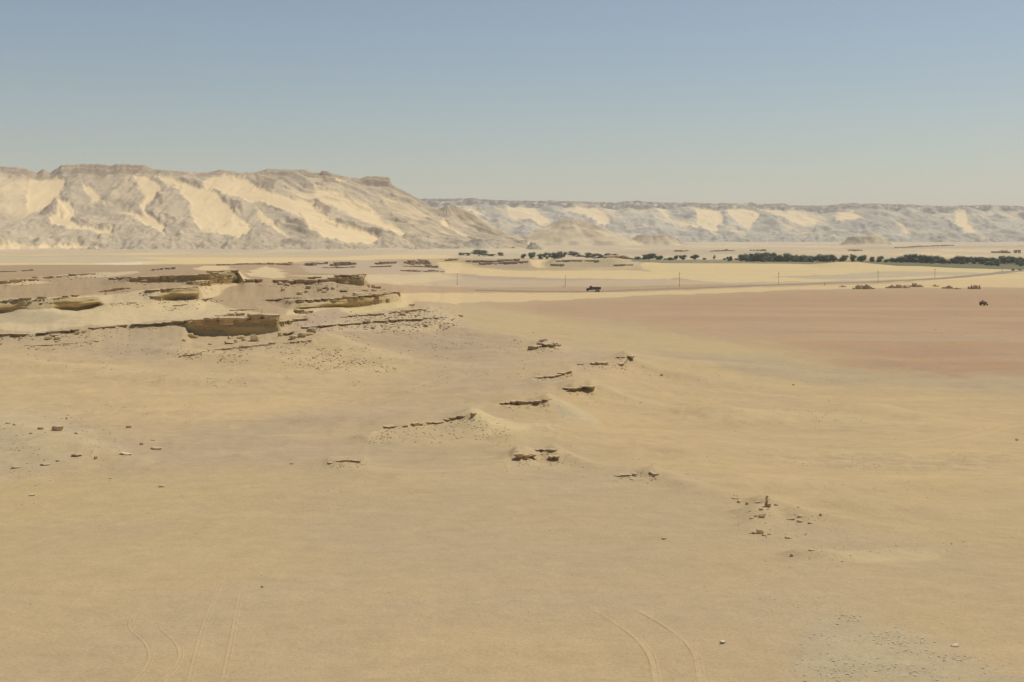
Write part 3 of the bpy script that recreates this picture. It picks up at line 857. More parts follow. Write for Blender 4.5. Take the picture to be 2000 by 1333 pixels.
FSANDS = [([(910, 410), (925, 403), (946, 420), (930, 421)], .9, 2), ([(985, 405), (1045, 404), (1056, 420), (1077, 436), (1050, 438), (1020, 430), (1005, 434), (994, 416)], 1, 2),
          ([(1098, 406), (1160, 400), (1182, 415), (1192, 430), (1180, 446), (1150, 431), (1110, 416)], .9, 3), ([(1284, 408), (1300, 407), (1312, 425), (1330, 439), (1362, 447), (1372, 443), (1382, 456), (1400, 456), (1416, 430), (1400, 409), (1370, 405), (1352, 409), (1366, 440), (1330, 430), (1305, 428)], .9, 2),
          ([(1400, 406), (1440, 404), (1478, 417), (1482, 426), (1458, 444), (1430, 424)], 1, 2), ([(1470, 410), (1520, 425), (1550, 440), (1590, 446), (1600, 430), (1560, 410), (1550, 402), (1540, 412), (1500, 408)], .7, 3),
          ([(1638, 415), (1668, 414), (1692, 430), (1660, 433), (1633, 432)], .9, 2), ([(1865, 412), (1886, 413), (1892, 430), (1908, 455), (1888, 456), (1868, 440)], .9, 2),
          ([(1738, 430), (1760, 438), (1776, 460), (1766, 455)], .8, 1.5), ([(2040, 410), (2080, 412), (2110, 440), (2060, 440)], .9, 2), ([(2300, 410), (2380, 412), (2390, 440), (2320, 440)], .9, 2)]
FDARKS = [([(1490, 436), (1520, 434), (1515, 447), (1500, 445)], 1.5), ([(1440, 414), (1475, 422), (1470, 424)], 1), ([(1790, 445), (1800, 455), (1792, 458)], 1.2), ([(1920, 440), (1938, 444), (1930, 450)], 1.2),
          ([(1845, 430), (1868, 446), (1860, 447)], 1), ([(1010, 425), (1040, 430), (1060, 440), (1030, 437)], 1.2), ([(1310, 440), (1330, 445), (1345, 452)], 1), ([(1545, 452), (1590, 460), (1580, 464)], 1.2)]
escf = escarpment(
    'far_escarpment',
    [(500, 392), (800, 392), (830, 389), (920, 388), (960, 392), (1060, 393), (1100, 393), (1200, 396), (1240, 393), (1290, 396), (1400, 398), (1460, 399), (1466, 396), (1480, 400), (1530, 398),
     (1545, 402), (1600, 402), (1660, 398), (1740, 399), (1800, 401), (1850, 404), (1900, 402), (1950, 401), (2000, 404), (2300, 402), (3600, 406)],
    [(500, 475), (3600, 476)],
    [(500, 6300), (1000, 6200), (2000, 6000), (3600, 5600)],
    [(500, 5500), (1000, 5400), (2000, 5150), (3600, 4700)],
    500, 3600, 2.5, 100, FSANDS, FDARKS,
    dict(film=1.0, rock=(182, 171, 147), rock2=(166, 156, 135), cap=(120, 106, 93), dark=(140, 126, 110), sand=(224, 198, 150), speck=(212, 198, 170), specks=0.7),
    [(500, .17), (3600, .17)], 700, 2200, 2.1, 40.0)
escf['label'] = 'hazy grey escarpment with pale sand chutes along the far horizon'


def hill(name, label, u, vtop, wl_, wr_, Y, flat=0.1, pal=((214, 193, 154), (176, 153, 124)), vb=478, dpt=0.5, seed=1, power=1.25):
    base = ground_at(u, Y)
    X0 = base.x
    zt = HC - (vtop - VH) * Y / F
    h = zt - base.z
    Rl, Rr = wl_ * Y / F, wr_ * Y / F
    na, nr = 96, 30
    A = np.linspace(0, 2 * math.pi, na)[None, :]
    r = np.linspace(0, 1.06, nr)[:, None]
    out_ = 1 + 0.22 * fbm(np.cos(A) * 1.6 + 9, np.sin(A) * 1.6 + seed, seed, 3)
    rx = np.where(np.cos(A) > 0, Rr, Rl) * 1.25 * out_
    ry = (Rl + Rr) * 0.5 * dpt * 1.8 * out_
    power = power + 0.45
    XX = X0 + r * rx * np.cos(A); YY = Y + r * ry * np.sin(A)
    rr = np.clip((r - flat) / (1 - flat), 0, 1.2)
    prof = np.maximum(1 - rr, -0.05)
    prof = np.sign(prof) * np.abs(prof) ** power
    sc = 6.0 / (Rl + Rr)
    g = ridged(np.cos(A) * 3.1 + 7, np.sin(A) * 3.1 + r * 0.9, seed, 3) - 0.6
    ZZ = base.z - 3 + (h + 3) * prof + h * 0.16 * g * np.clip(r * 2.2, 0, 1) * np.clip((1.05 - r) * 3, 0, 1)
    ZZ = ZZ + h * 0.16 * fbm(XX * sc * 1.5, YY * sc * 1.5, seed + 3, 4) * np.clip((1.0 - r) * 3, 0, 1)
    C = np.zeros(XX.shape + (3,)) + alb(*pal[0])
    t = sstep(0.05, 0.35, fbm(XX * sc * 1.7, ZZ * sc * 4, seed + 7, 3)) * 0.8
    t = np.maximum(t, sstep(.78, .9, prof + .1 * fbm(XX * sc * 3, YY * sc * 3, seed + 9, 3)) * 0.6)
    C = C * (1 - t[..., None]) + np.asarray(alb(*pal[1])) * t[..., None]
    o = grid_mesh(name, XX, YY, ZZ, M_cliff, C, True, {'stony': np.ones(XX.shape)})
    o['kind'] = 'structure'; o['label'] = label
    return o


hill('hill', 'tan hill at the right foot of the left escarpment', 876, 404, 80, 150, 2750, .05, seed=2, power=0.8)
hill('hill', 'broad tan dome shaped hill below the middle of the far escarpment', 1112, 431, 110, 125, 3200, .12, seed=5, power=0.75)
hill('hill', 'low flat topped tan hill right of the dome shaped hill', 1272, 460, 55, 62, 3300, .4, seed=8, power=1.2)
hill('hill', 'small flat tan hill behind the right end of the tree belt', 1680, 463, 36, 55, 3400, .5, seed=11, power=1.2)
hill('hill', 'small dark pyramid shaped hill at the far left', 38, 466, 17, 18, 2330, .03, ((168, 152, 132), (150, 134, 116)), seed=14, power=1.0)
hill('hill', 'dark jagged knoll below the middle of the left escarpment', 455, 462, 26, 24, 2400, .25, ((196, 179, 150), (150, 132, 112)), seed=17, power=1.0)
hill('hill', 'small dark conical knoll near the right foot of the left escarpment', 722, 474, 12, 14, 2380, .05, ((184, 167, 142), (152, 134, 114)), seed=20, power=1.0)
hill('hill', 'dark crumbling hillock under the tan hill', 935, 468, 36, 50, 2450, .3, ((192, 176, 150), (150, 134, 116)), seed=29, power=0.9)
hill('hill', 'tiny dark hillock between the tan hill and the dome shaped hill', 1040, 475, 16, 24, 2300, .2, ((182, 168, 144), (150, 136, 118)), seed=34, power=1.0)

# ------------------------------------------------------------------ the road
road_px = [(600, 573), (780, 572.6), (1000, 572), (1172, 570.5), (1327, 564.5), (1521, 557), (1715, 551), (1830, 545.5), (1900, 541), (1960, 536), (2060, 531), (2300, 528)]
rv_, rf_ = [], []
ru_ = np.arange(930, 2300, 10.0)
rvv = np.interp(ru_, [p[0] for p in road_px], [p[1] for p in road_px])
cl = []
for u, v in zip(ru_, rvv):
    y = HC * F / (v - VH)
    cl.append((u, y))
pts = [ground_at(u, y) for u, y in cl]
for i, p in enumerate(pts):
    a = pts[max(i - 1, 0)]; b = pts[min(i + 1, len(pts) - 1)]
    d = Vector((b.x - a.x, b.y - a.y, 0)).normalized()
    n = Vector((-d.y, d.x, 0))
    zc = max(ground_xy(p.x + n.x * k, p.y + n.y * k) for k in (-6, -3, 0, 3, 6))
    for k, dz in ((-7, -1.2), (-4.2, .45), (-3.9, .5), (3.9, .5), (4.2, .45), (7, -1.2)):
        rv_.append((p.x + n.x * k, p.y + n.y * k, zc + dz))
    if i:
        for k in range(5):
            q = (i - 1) * 6 + k
            rf_.append((q, q + 1, q + 7, q + 6))
M_road = plain_material('sunbleached_asphalt', alb(160, 140, 113), 0.9, 0.12, 0.3, 0.1)
road = mesh_from('road', rv_, rf_, M_road, True)
tag(road, 'thin grey desert road crossing the plain below the power poles', None, None, 'structure')

# ------------------------------------------------------------------ tyre tracks pressed into the sand
def ground_col(u, y):
    j = int(np.clip(np.searchsorted(uu, u), 0, NU - 1))
    i = int(np.clip(np.searchsorted(GY[:, j], y), 0, GY.shape[0] - 1))
    return COLR[i, j]


def track(paths, width, name, label, tone=1.07, berm=0.03):
    V, Fc, Cc = [], [], []
    prof = [(-.66, -.3, 0), (-.5, 1.0, 1), (-.36, .15, .3), (-.15, .5, 1), (.0, .2, .7), (.15, .5, 1), (.36, .15, .3), (.5, 1.0, 1), (.66, -.3, 0)]
    for path in paths:
        us = np.array([p[0] for p in path], float); vv = np.array([p[1] for p in path], float)
        t = np.concatenate([[0], np.cumsum(np.hypot(np.diff(us), np.diff(vv)))])
        n = max(8, int(t[-1] / 3))
        tt = np.linspace(0, t[-1], n)
        uq = gsmooth(np.interp(tt, t, us), 4); vq = gsmooth(np.interp(tt, t, vv), 4)
        P = [unproject(a, b) for a, b in zip(uq, vq)]
        off = len(V)
        for i, p in enumerate(P):
            a = P[max(i - 1, 0)]; b = P[min(i + 1, n - 1)]
            d = Vector((b.x - a.x, b.y - a.y, 0))
            d = d.normalized() if d.length > 1e-6 else Vector((0, 1, 0))
            nn = Vector((-d.y, d.x, 0))
            edge = min(1, i / (n * .3), (n - 1 - i) / (n * .12))
            worn = 0.45 + 0.75 * float(vnoise(np.array([i * .13]), np.array([off * .37]), 5)[0])
            for k, z, c in prof:
                x, y = p.x + nn.x * k * width, p.y + nn.y * k * width
                V.append((x, y, ground_xy(x, y) + 0.004 + z * berm * edge * worn * (0.7 + .6 * random.random()) - (0.01 if edge < .1 else 0)))
                Cc.append(ground_col(1000 + F * x / y, y) * (1 + (tone - 1) * c * edge * worn * np.array([1.0, .99, .9])))
            if i:
                m_ = len(prof)
                for k in range(m_ - 1):
                    q = off + (i - 1) * m_ + k
                    Fc.append((q, q + 1, q + m_ + 1, q + m_))
    o = mesh_from(name, V, Fc, M_ground, True)
    a = o.data.attributes.new('Col', 'FLOAT_COLOR', 'POINT')
    cc = np.ones((len(V), 4), np.float32); cc[:, :3] = np.array(Cc)
    a.data.foreach_set('color', cc.ravel())
    tag(o, label, None, None, 'structure')
    return o


track([[(1130, 1175), (1160, 1190), (1210, 1220), (1250, 1250), (1275, 1285), (1285, 1345)],
       [(1200, 1172), (1245, 1190), (1300, 1222), (1340, 1250), (1362, 1280), (1372, 1345)]], 0.34, 'tyre_track', 'pair of curved tyre tracks near the bottom edge right of centre', 1.13, .05)
track([[(450, 1075), (430, 1140), (400, 1215), (385, 1270), (366, 1345)], [(478, 1130), (465, 1180), (455, 1240), (433, 1345)]], 0.24, 'tyre_track', 'pair of nearly straight tyre tracks in the lower left sand', berm=.04)
track([[(305, 1170), (275, 1185), (250, 1215), (255, 1232), (285, 1252), (298, 1280), (285, 1310), (250, 1345)],
       [(315, 1198), (312, 1228), (345, 1252), (357, 1280), (340, 1310), (300, 1345)]], 0.24, 'tyre_track', 'pair of s shaped tyre tracks in the lower left corner', berm=.04)
track([[(-60, 1062), (150, 1020), (300, 990), (450, 958), (600, 925)], [(-60, 1085), (150, 1041), (320, 1005), (480, 970)],
       [(-60, 1045), (100, 1012), (260, 982), (400, 955)]], 0.25, 'tyre_track', 'sweeping faint vehicle tracks at the left edge', berm=.02)
track([[(560, 825), (700, 785), (820, 752), (890, 728), (908, 716), (870, 705), (800, 700)], [(600, 828), (730, 790), (850, 757), (915, 735), (935, 716)]], 0.45, 'tyre_track', 'faint looping vehicle track across the middle of the spur', berm=.04)
track([[(2060, 800), (1960, 826), (1870, 850), (1760, 868), (1640, 875)], [(2060, 815), (1960, 838), (1880, 858), (1800, 872)]], 0.7, 'tyre_track', 'pale vehicle tracks curving in from the right edge', berm=.04)
track([[(1884, 577), (1900, 590), (1915, 597), (1935, 604)], [(1890, 577), (1907, 590), (1922, 597), (1942, 604)]], 1.4, 'tyre_track', 'pale track behind the small vehicle on the pink plain', berm=.05)

# ------------------------------------------------------------------ rocks
def slab_mesh(name, seed, n=12, layers=4, undercut=0.25, wedge=0.0):
    """bedded slab: x -.5..5 along the ledge, y 0 (front) .. 1 (back), z 0..1"""
    r = random.Random(seed)
    out = []
    for i in range(n):
        a = 2 * math.pi * (i + r.uniform(-.25, .25)) / n - math.pi / 2
        c, s = math.cos(a), math.sin(a)
        k = 1 / max(abs(c), abs(s)) ** 0.82
        out.append((0.5 * c * k * r.uniform(.78, 1.1), 0.5 + 0.5 * s * k * r.uniform(.74, 1.08)))
    V, Fc = [], []
    zs = []
    for L in range(layers):
        z0 = L / layers; z1 = (L + 1) / layers
        ins = r.uniform(-.03, .07) + undercut * (1 - (L + .5) / layers) ** 1.3
        if L == layers - 1: ins = r.uniform(-.02, .02)
        sx, sy = r.uniform(-.03, .03), r.uniform(-.02, .05)
        for z, e in ((z0 + .03, .02), (z1 - .03, 0.0)):
            zs.append((z, ins + e, sx, sy))
    zs.append((1.0, .07, 0, 0))
    for z, ins, sx, sy in zs:
        for i, (x, y) in enumerate(out):
            f = 1 - ins * 2
            jz = r.uniform(-.035, .035)
            V.append((x * f * 1.0 + sx, 0.5 + (y - .5) * f + sy + wedge * (1 - z) * .5, z + jz * (0.4 if z < 1 else 1) + (0.05 * math.sin(x * 9 + seed) if z > .9 else 0)))
    R = len(zs)
    for k in range(R - 1):
        for i in range(n):
            j = (i + 1) % n
            Fc.append((k * n + i, k * n + j, (k + 1) * n + j, (k + 1) * n + i))
    Fc.append(tuple(range((R - 1) * n, R * n)))
    Fc.append(tuple(reversed(range(n))))
    me = bpy.data.meshes.new(name)
    me.from_pydata(V, [], Fc); me.update()
    return me


def boulder_mesh(name, seed, sub=2, flat=0.6, cuts=7):
    r = random.Random(seed)
    bm = bmesh.new()
    bmesh.ops.create_icosphere(bm, subdivisions=sub, radius=1.0)
    planes = []
    for _ in range(cuts):
        nn = Vector((r.gauss(0, 1), r.gauss(0, 1), r.gauss(0, .8))).normalized()
        planes.append((nn, r.uniform(.55, .85)))
    planes.append((Vector((r.uniform(-.15, .15), r.uniform(-.15, .15), 1)).normalized(), .6))
    for v in bm.verts:
        for nn, d in planes:
            t = v.co.dot(nn) - d
            if t > 0:
                v.co -= nn * t
        v.co += Vector((r.uniform(-.03, .03), r.uniform(-.03, .03), r.uniform(-.03, .03)))
        v.co.z *= flat / .6
    me = bpy.data.meshes.new(name)
    bm.to_mesh(me); bm.free()
    return me


def matcopies(meshes, mats):
    return {m.name: [(_c := me.copy(), _c.materials.append(m))[0] for me in meshes] for m in mats}


ROCKM = [M_rock, M_rock_pale, M_rock_far]
_sl = [slab_mesh('slab', 100 + i, random.choice((9, 11, 13)), random.choice((3, 4, 5)), random.uniform(.02, .16), 0.12) for i in range(10)]
_ss = [slab_mesh('slab', 200 + i, random.choice((7, 8, 9)), 2, random.uniform(.02, .2), 0.15) for i in range(8)]
_bo = [boulder_mesh('boulder', 300 + i, 2, random.uniform(.38, .75)) for i in range(10)]
_sp = [slab_mesh('slab', 400 + i, 14, 6, .03, 0.02) for i in range(8)]
_su = [slab_mesh('slab', 450 + i, 9, 3, random.uniform(.26, .36), 0.3) for i in range(6)]
SLABU = matcopies(_su, ROCKM)
SLAB = matcopies(_sl, ROCKM)
SLAB[M_rock_pale.name] = matcopies(_sp, [M_rock_pale])[M_rock_pale.name]
SLABS = matcopies(_ss, ROCKM)
BOUL = matcopies(_bo, ROCKM + [M_white_stone])


DEBRIS = []


def outcrop(name, label, pts, mat=M_rock, overhang=0.4, depth=2.5, seglen=(1.6, 4.0), group=None, rim=False, lift=0.05, gap=0.06, layers=1, cat='rock outcrop', sink=0.12, big=True, drop=0.0, tilt=0.04, rimoff=3.0, rag=0.5, anvil=False):
    """pts (u, foot row, thickness px). Slabs are laid side by side along the line, each a piece of its own."""
    W, T = [], []
    for u, v, t in pts:
        p = unproject(u, v - (t - rimoff if rim else 0))
        W.append(p); T.append(max(t * p.y / F, 0.08))
    if W[0].y < 460:
        us_ = [q[0] for q in pts]
        up = [(q[0], q[1] - 2) for q in pts]; dn = [(q[0] + 4, q[1] + 5 + 900 / W[0].y) for q in pts[::-1]]
        DEBRIS.append((up + dn, int(14 + (us_[-1] - us_[0]) * .6), 1.2, 5.0))
    seg = [0.0]
    for a, b in zip(W[:-1], W[1:]):
        seg.append(seg[-1] + math.hypot(b.x - a.x, b.y - a.y))
    tot = seg[-1]
    c = sum(W, Vector()) / len(W)
    root = empty(name, (c.x, c.y, min(p.z for p in W)))
    tag(root, label, cat, group)
    lib = (SLABU if anvil else SLAB if big else SLABS)[mat.name]
    s = 0.0
    while s < tot - 0.15:
        L = min(random.uniform(*seglen), tot - s + 0.3)
        m = min(s + L / 2, tot)
        x = np.interp(m, seg, [p.x for p in W]); y = np.interp(m, seg, [p.y for p in W]); z = np.interp(m, seg, [p.z for p in W])
        th = float(np.interp(m, seg, T)) * random.uniform(1 - rag * .8, 1 + rag * .35)
        x0 = np.interp(max(m - 1, 0), seg, [p.x for p in W]); y0 = np.interp(max(m - 1, 0), seg, [p.y for p in W])
        x1 = np.interp(min(m + 1, tot), seg, [p.x for p in W]); y1 = np.interp(min(m + 1, tot), seg, [p.y for p in W])
        ang = math.atan2(y1 - y0, x1 - x0)
        if random.random() > gap:
            for k in range(layers):
                tk = th / layers * random.uniform(.85, 1.2)
                D = depth * random.uniform(.75, 1.25)
                me = random.choice(lib)
                o = bpy.data.objects.new('slab', me)
                COL.objects.link(o)
                o.parent = root
                oh = overhang * random.uniform(.3, 1.4) - (0.15 * th * (layers - 1 - k))
                zt = z + lift + rimoff * y / F if rim else z + th * (1 - sink)
                zb = zt - th + k * th / layers - drop
                loc = Vector((x + math.sin(ang) * oh, y - math.cos(ang) * oh, zb + random.uniform(-.06, .06) * th))
                o.location = loc - root.location
                o.rotation_euler = (random.uniform(-tilt, tilt), random.uniform(-tilt, tilt), ang + random.uniform(-.12, .12))
                o.scale = (L * random.uniform(1.02, 1.2), D, tk * 1.08)
        s += L * random.uniform(.9, 1.05)
    return root


# --- the big overhanging ledge and its neighbours
outcrop('rock_ledge', 'large thick brown rock ledge overhanging a dark shadowed hollow on the left slope',
        [(372, 641, 12), (410, 639, 13), (450, 638, 15), (490, 636, 16), (525, 635, 16), (543, 633, 15)], M_rock, 1.7, 5.5, (3.0, 5.5), rim=True, lift=.3, gap=0, rimoff=5.5, rag=.2, tilt=.03)
outcrop('rock_ledge', 'thin long dark ledge running to the left edge below the pale sand bank',
        [(-60, 662, 5), (0, 659, 5), (60, 656, 3), (120, 651, 4), (180, 645, 4), (250, 639, 4), (310, 635, 3), (366, 631, 4)], M_rock, 0.7, 3.0, (1.8, 4.2), rim=True, lift=.1, gap=.14)
outcrop('rock_ledge', 'thin broken dark layer on top of the big overhanging ledge', [(425, 621, 3), (455, 617, 5), (478, 616, 6)], M_rock, .2, 1.6, (1.2, 2.2), gap=.1)
outcrop('rock_ledge', 'short thin dark ledge continuing right from the big overhanging ledge', [(546, 632, 3), (575, 630, 4), (600, 627, 4), (616, 625, 3)], M_rock, .8, 3, (1.8, 3.5), rim=True, lift=.15)
outcrop('rock_ledge', 'low crumbled stone line on the slope beneath the big overhanging ledge', [(p[0], p[1], p[2]) for p in STEPS['low_a'][0]], M_rock, .3, 1.6, (.8, 2.2), gap=.3, big=False)
# --- mesa
outcrop('rock_ledge', 'long brown cap rock along the top of the brown mesa',
        [(482, 553, 4), (510, 554, 6), (540, 555, 6), (575, 556, 5), (600, 557, 8), (640, 556, 9), (675, 553, 9), (712, 549, 9)], M_rock, .9, 4, (2.5, 5), rim=True, lift=.35, gap=.02, layers=1)
outcrop('rock_ledge', 'upper brown bed of cap rock at the right end of the mesa', [(600, 549, 4), (640, 547, 4), (680, 545, 5), (714, 544, 5)], M_rock, 1.3, 4, (2, 4.5), rim=True, lift=.6, gap=.05)
outcrop('rock_ledge', 'brown ledge above a pale undercut bank below the mesa',
        [(580, 597, 8), (620, 594, 7), (660, 592, 7), (700, 589, 8), (740, 585, 8), (776, 580, 8)], M_rock, 1.0, 4, (2, 4.5), rim=True, lift=.3, gap=.02, layers=2)
outcrop('rock_ledge', 'lumpy tan rock at the foot of the pale bank below the mesa', [(582, 613, 10), (598, 614, 10), (612, 611, 5)], M_rock_pale, .5, 3, (2.2, 3.5), gap=0, sink=.2)
outcrop('rock_ledge', 'thin dark ledge in the upper rubble slope right of the mesa', STEPS['k_one'][0], M_rock, .6, 2.2, (1.2, 3.2), gap=.12)
outcrop('rock_ledge', 'thin dark ledge in the lower rubble slope right of the mesa', [(595, 643, 3), (650, 638, 3), (700, 635, 3), (720, 633, 5), (750, 632, 4), (790, 629, 5), (820, 628, 4), (855, 625, 4)], M_rock, .7, 2.6, (1.2, 3.4), rim=True, lift=.12, gap=.16)
outcrop('rock_ledge', 'small thin stone layer on the brown slope left of the mesa boulders', STEPS['talus_a'][0], M_rock, .3, 1.4, (1, 2.2), gap=.1, big=False)
# --- left terraces
outcrop('rock_ledge', 'broken dark ledge along the purple gravel rim at the left edge', [(-40, 597, 5), (0, 595, 5), (40, 588, 4), (60, 586, 3), (95, 586, 6), (118, 583, 3), (155, 581, 4)], M_rock, .7, 2.2, (1.2, 3), rim=True, lift=.15, gap=.22)
outcrop('rock_ledge', 'thin dark ledge at the brink of the purple gravel flat', STEPS['far_c'][0], M_rock, .4, 1.8, (1.2, 2.8), gap=.08)
outcrop('rock_ledge', 'dashed dark ledge above the layered yellow bank', [(268, 572, 3), (300, 571, 3), (330, 569, 4), (360, 567, 3), (387, 564, 3)], M_rock, .6, 2.2, (1.2, 3), rim=True, lift=.15, gap=.15)
outcrop('rock_outcrop', 'layered yellow bank ending in a square corner beside the brown mesa', [(298, 586, 7), (330, 585, 11), (360, 583, 14), (388, 582, 16)], M_rock_pale, .7, 4, (3, 6), gap=0, sink=.15, layers=2, tilt=.02)
outcrop('rock_ledge', 'dark brown cliff band on the terrace left of the mesa', [(254, 550, 6), (290, 549.5, 8), (320, 549, 8), (360, 548, 8), (376, 546, 6), (412, 543, 7)], M_rock, .7, 3.5, (2.5, 5), rim=True, lift=.2, gap=.03)
outcrop('rock_outcrop', 'blocky tan rock pillar ends at the right tip of the cliff band', [(378, 557, 10), (396, 558, 14), (412, 559, 13)], M_rock_pale, .6, 3, (2.2, 3.5), gap=0, sink=.15, layers=2)
outcrop('rock_outcrop', 'yellow brown square rock bluff left of the small sand slope', [(415, 544, 9), (440, 548, 13), (464, 552, 17)], M_rock_pale, .6, 3.5, (2.5, 4.5), gap=0, sink=.1, layers=2, tilt=.02)
outcrop('rock_ledge', 'dark crust on top of the yellow brown rock bluff', [(412, 535, 3), (440, 534, 3), (464, 534, 4)], M_rock, .6, 2.5, (1.5, 3), rim=True, lift=.3, gap=.1)
outcrop('rock_ledge', 'short dark ledge left of the dark brown cliff band', [(212, 547, 3), (232, 546, 4), (250, 544, 3)], M_rock, .4, 2.2, (1.4, 3), gap=.1)
outcrop('rock_ledge', 'dark ledge above a pale bank near the left edge', STEPS['far_a'][0], M_rock, .6, 3, (2, 4.5), gap=.12)
outcrop('rock_ledge', 'dashed thin ledge crossing the purple gravel flat', STEPS['far_b'][0], M_rock_far, .5, 2.5, (1.6, 4), gap=.3)
outcrop('rock_ledge', 'row of small dark rocks on the far gravel flat', STEPS['far_d'][0], M_rock_far, .4, 2.2, (1.5, 3), gap=.3)
outcrop('rock_ledge', 'thin distant dark ledge at the left edge of the gravel flat', [(0, 532, 2.5), (30, 531, 2), (65, 529, 2.5)], M_rock_far, .5, 2.5, (2, 4), gap=.3)
outcrop('rock_ledge', 'distant thin dark rim at the back of the gravel flat', [(430, 519, 2.5), (470, 517.5, 3), (520, 517, 3), (574, 519, 5)], M_rock_far, .6, 4, (3, 7), gap=.15)
outcrop('rock_ledge', 'thin crumbly stone line below the wedge shaped boulder at left', [(40, 677, 1.6), (110, 675, 2), (190, 668, 1.6)], M_rock, .2, 1.0, (.6, 1.6), gap=.4, big=False)
outcrop('rock_ledge', 'thin stone crust on the brown slope above the big overhanging ledge', [(450, 608, 2), (480, 606.5, 2.5), (512, 603, 1.6)], M_rock_pale, .2, 1.2, (.8, 2.2), gap=.15, big=False)
outcrop('rock_ledge', 'lowest thin beds of the layered yellow bank', [(310, 601, 1.6), (350, 598, 2.2), (390, 596, 2)], M_rock_pale, .3, 1.4, (1.2, 3), gap=.2, big=False)
outcrop('rock_ledge', 'fine bed line crossing the pale sand bank', [(215, 595, 1.4), (255, 593, 1.6), (290, 592, 1.4)], M_rock_pale, .2, 1.2, (1, 2.4), gap=.3, big=False)
outcrop('rock_ledge', 'small stone line at the left end of the mesa foot', [(392, 586, 2), (412, 585, 2.2), (432, 588, 1.8)], M_rock, .2, 1.2, (.8, 2), gap=.2, big=False)
outcrop('rock_ledge', 'faint dark stone line low on the left sand slope', [(350, 697, 2), (372, 695, 2.4), (392, 692, 1.6)], M_rock, .2, .9, (.6, 1.4), gap=.15, big=False)
# --- far mesas
FARM = [
    ('first small far mesa block from the left, dark fronted', [(597, 519, 6), (612, 519.5, 7), (624, 518, 6)], 1),
    ('far mesa block with a flat dark front, second from the left', [(626, 517, 4), (640, 516, 3)], 1),
    ('longest dark fronted far mesa block above a pale streak', [(646, 520, 8), (670, 519, 7), (696, 517, 4)], 1),
    ('low far ledge under the longest far mesa block', [(638, 524, 2), (670, 523.5, 2.5), (694, 522.5, 2)], 1),
    ('far mesa block with a tapering dark front', [(736, 517, 5), (755, 516, 5), (776, 514, 4)], 1),
    ('thin far ledge under the tapering far mesa block', [(728, 522.5, 2), (745, 522, 2.5), (765, 521, 2)], 1),
    ('tall dark fronted far mesa block left of the power poles', [(790, 516, 6), (812, 517, 8), (842, 518, 10)], 2),
    ('middle stepped ledge under the tall far mesa block', [(788, 521, 2), (820, 522, 3), (856, 523.5, 5)], 1),
    ('lowest layered ledge under the tall far mesa block', [(786, 530, 2.5), (820, 531.5, 3), (868, 532, 3)], 1),
    ('small dark rocks on the far mesa crest left of the trees', [(868, 510, 3), (880, 510, 4), (895, 509, 3)], 1),
    ('upper dark ledge of the far mesa below the first trees', [(912, 512, 3), (960, 512, 3), (1015, 508, 3)], 1),
    ('lower long dark ledge of the far mesa below the first trees', [(925, 517, 3), (970, 516, 2.5), (1032, 512, 2.5)], 1),
    ('dark ledge at the left end of the wide far mesa', [(1076, 520, 5), (1090, 520, 4), (1102, 519, 4)], 1),
    ('long thin ledge along the top of the wide far mesa', [(1085, 511, 2.5), (1130, 510.5, 2), (1170, 511, 2)], 1),
    ('upper brown ledge at the right end of the wide far mesa', [(1186, 505, 4), (1210, 504.5, 4.5), (1234, 507, 4)], 1),
    ('lower dark ledge at the right end of the wide far mesa', [(1200, 519, 3), (1220, 519.5, 4), (1240, 519, 3.5)], 1),
    ('thin long ledge on the sand beyond the trees', [(1316, 492, 3), (1330, 492, 3.5), (1345, 491, 2)], 1),
    ('dashed dark ledge on the sand above the lone round tree', [(1390, 492, 2.5), (1420, 491, 3), (1436, 491, 2.5)], 1),
    ('straight brown ledge on the sand above the dense tree belt', [(1464, 490.5, 2.5), (1480, 490.5, 3), (1496, 490.5, 3)], 1),
    ('long faint ledge beyond the right end of the tree belt', [(1750, 485, 1.5), (1810, 482, 2), (1864, 480.5, 2)], 1),
    ('wide dark flat outcrop beyond the trees at the right edge', [(1935, 494, 4), (1965, 495, 5), (2010, 495, 5)], 1),
    ('low brown ledge on the sand left of the long faint ledge', [(1655, 490, 2), (1670, 491, 3), (1684, 490, 2)], 1),
]
for lab, pts_, lay in FARM:
    outcrop('rock_ledge', lab, pts_, M_rock_far, 1.2, 5, (4, 10), gap=.08, layers=lay, sink=.05)
# --- the spur
outcrop('rock_outcrop', 'jumbled dark rock cluster farthest along the spur', [(1043, 684, 5), (1062, 677, 8), (1083, 681, 8)], M_rock, .7, 2, (1, 2.2), gap=.05, tilt=.18)
outcrop('rock_outcrop', 'thin slanting slabs behind the farthest rock cluster of the spur', [(1052, 667, 4), (1072, 671, 3), (1090, 676, 3)], M_rock, .3, 1.4, (1, 2.2), gap=.15, tilt=.15, big=False)
outcrop('rock_ledge', 'long dark ledge thickening to the right on the far spur', STEPS['spur_b'][0], M_rock, .6, 2.0, (.9, 2.2), gap=.1, tilt=.08)
outcrop('rock_ledge', 'small wedge shaped rock behind the long far spur ledge', STEPS['spur_b2'][0], M_rock, .5, 1.6, (.9, 1.8), gap=.05, anvil=True)
outcrop('rock_ledge', 'dashed row of four small dark rocks on the spur', STEPS['spur_c'][0], M_rock, .5, 1.5, (.9, 2.0), gap=.2)
outcrop('rock_ledge', 'two wedge shaped dark rocks on the right side of the spur', STEPS['spur_d'][0], M_rock, .6, 1.7, (1.0, 2.0), gap=.08, anvil=True)
outcrop('rock_ledge', 'broken ledge with a dark end above the grey wash on the spur', STEPS['spur_e'][0], M_rock, .5, 1.5, (.8, 1.9), gap=.16)
outcrop('rock_ledge', 'long curved broken ledge at the middle of the picture with scree below', STEPS['spur_f'][0], M_rock, .35, 1.1, (.4, 1.5), gap=.4, tilt=.14)
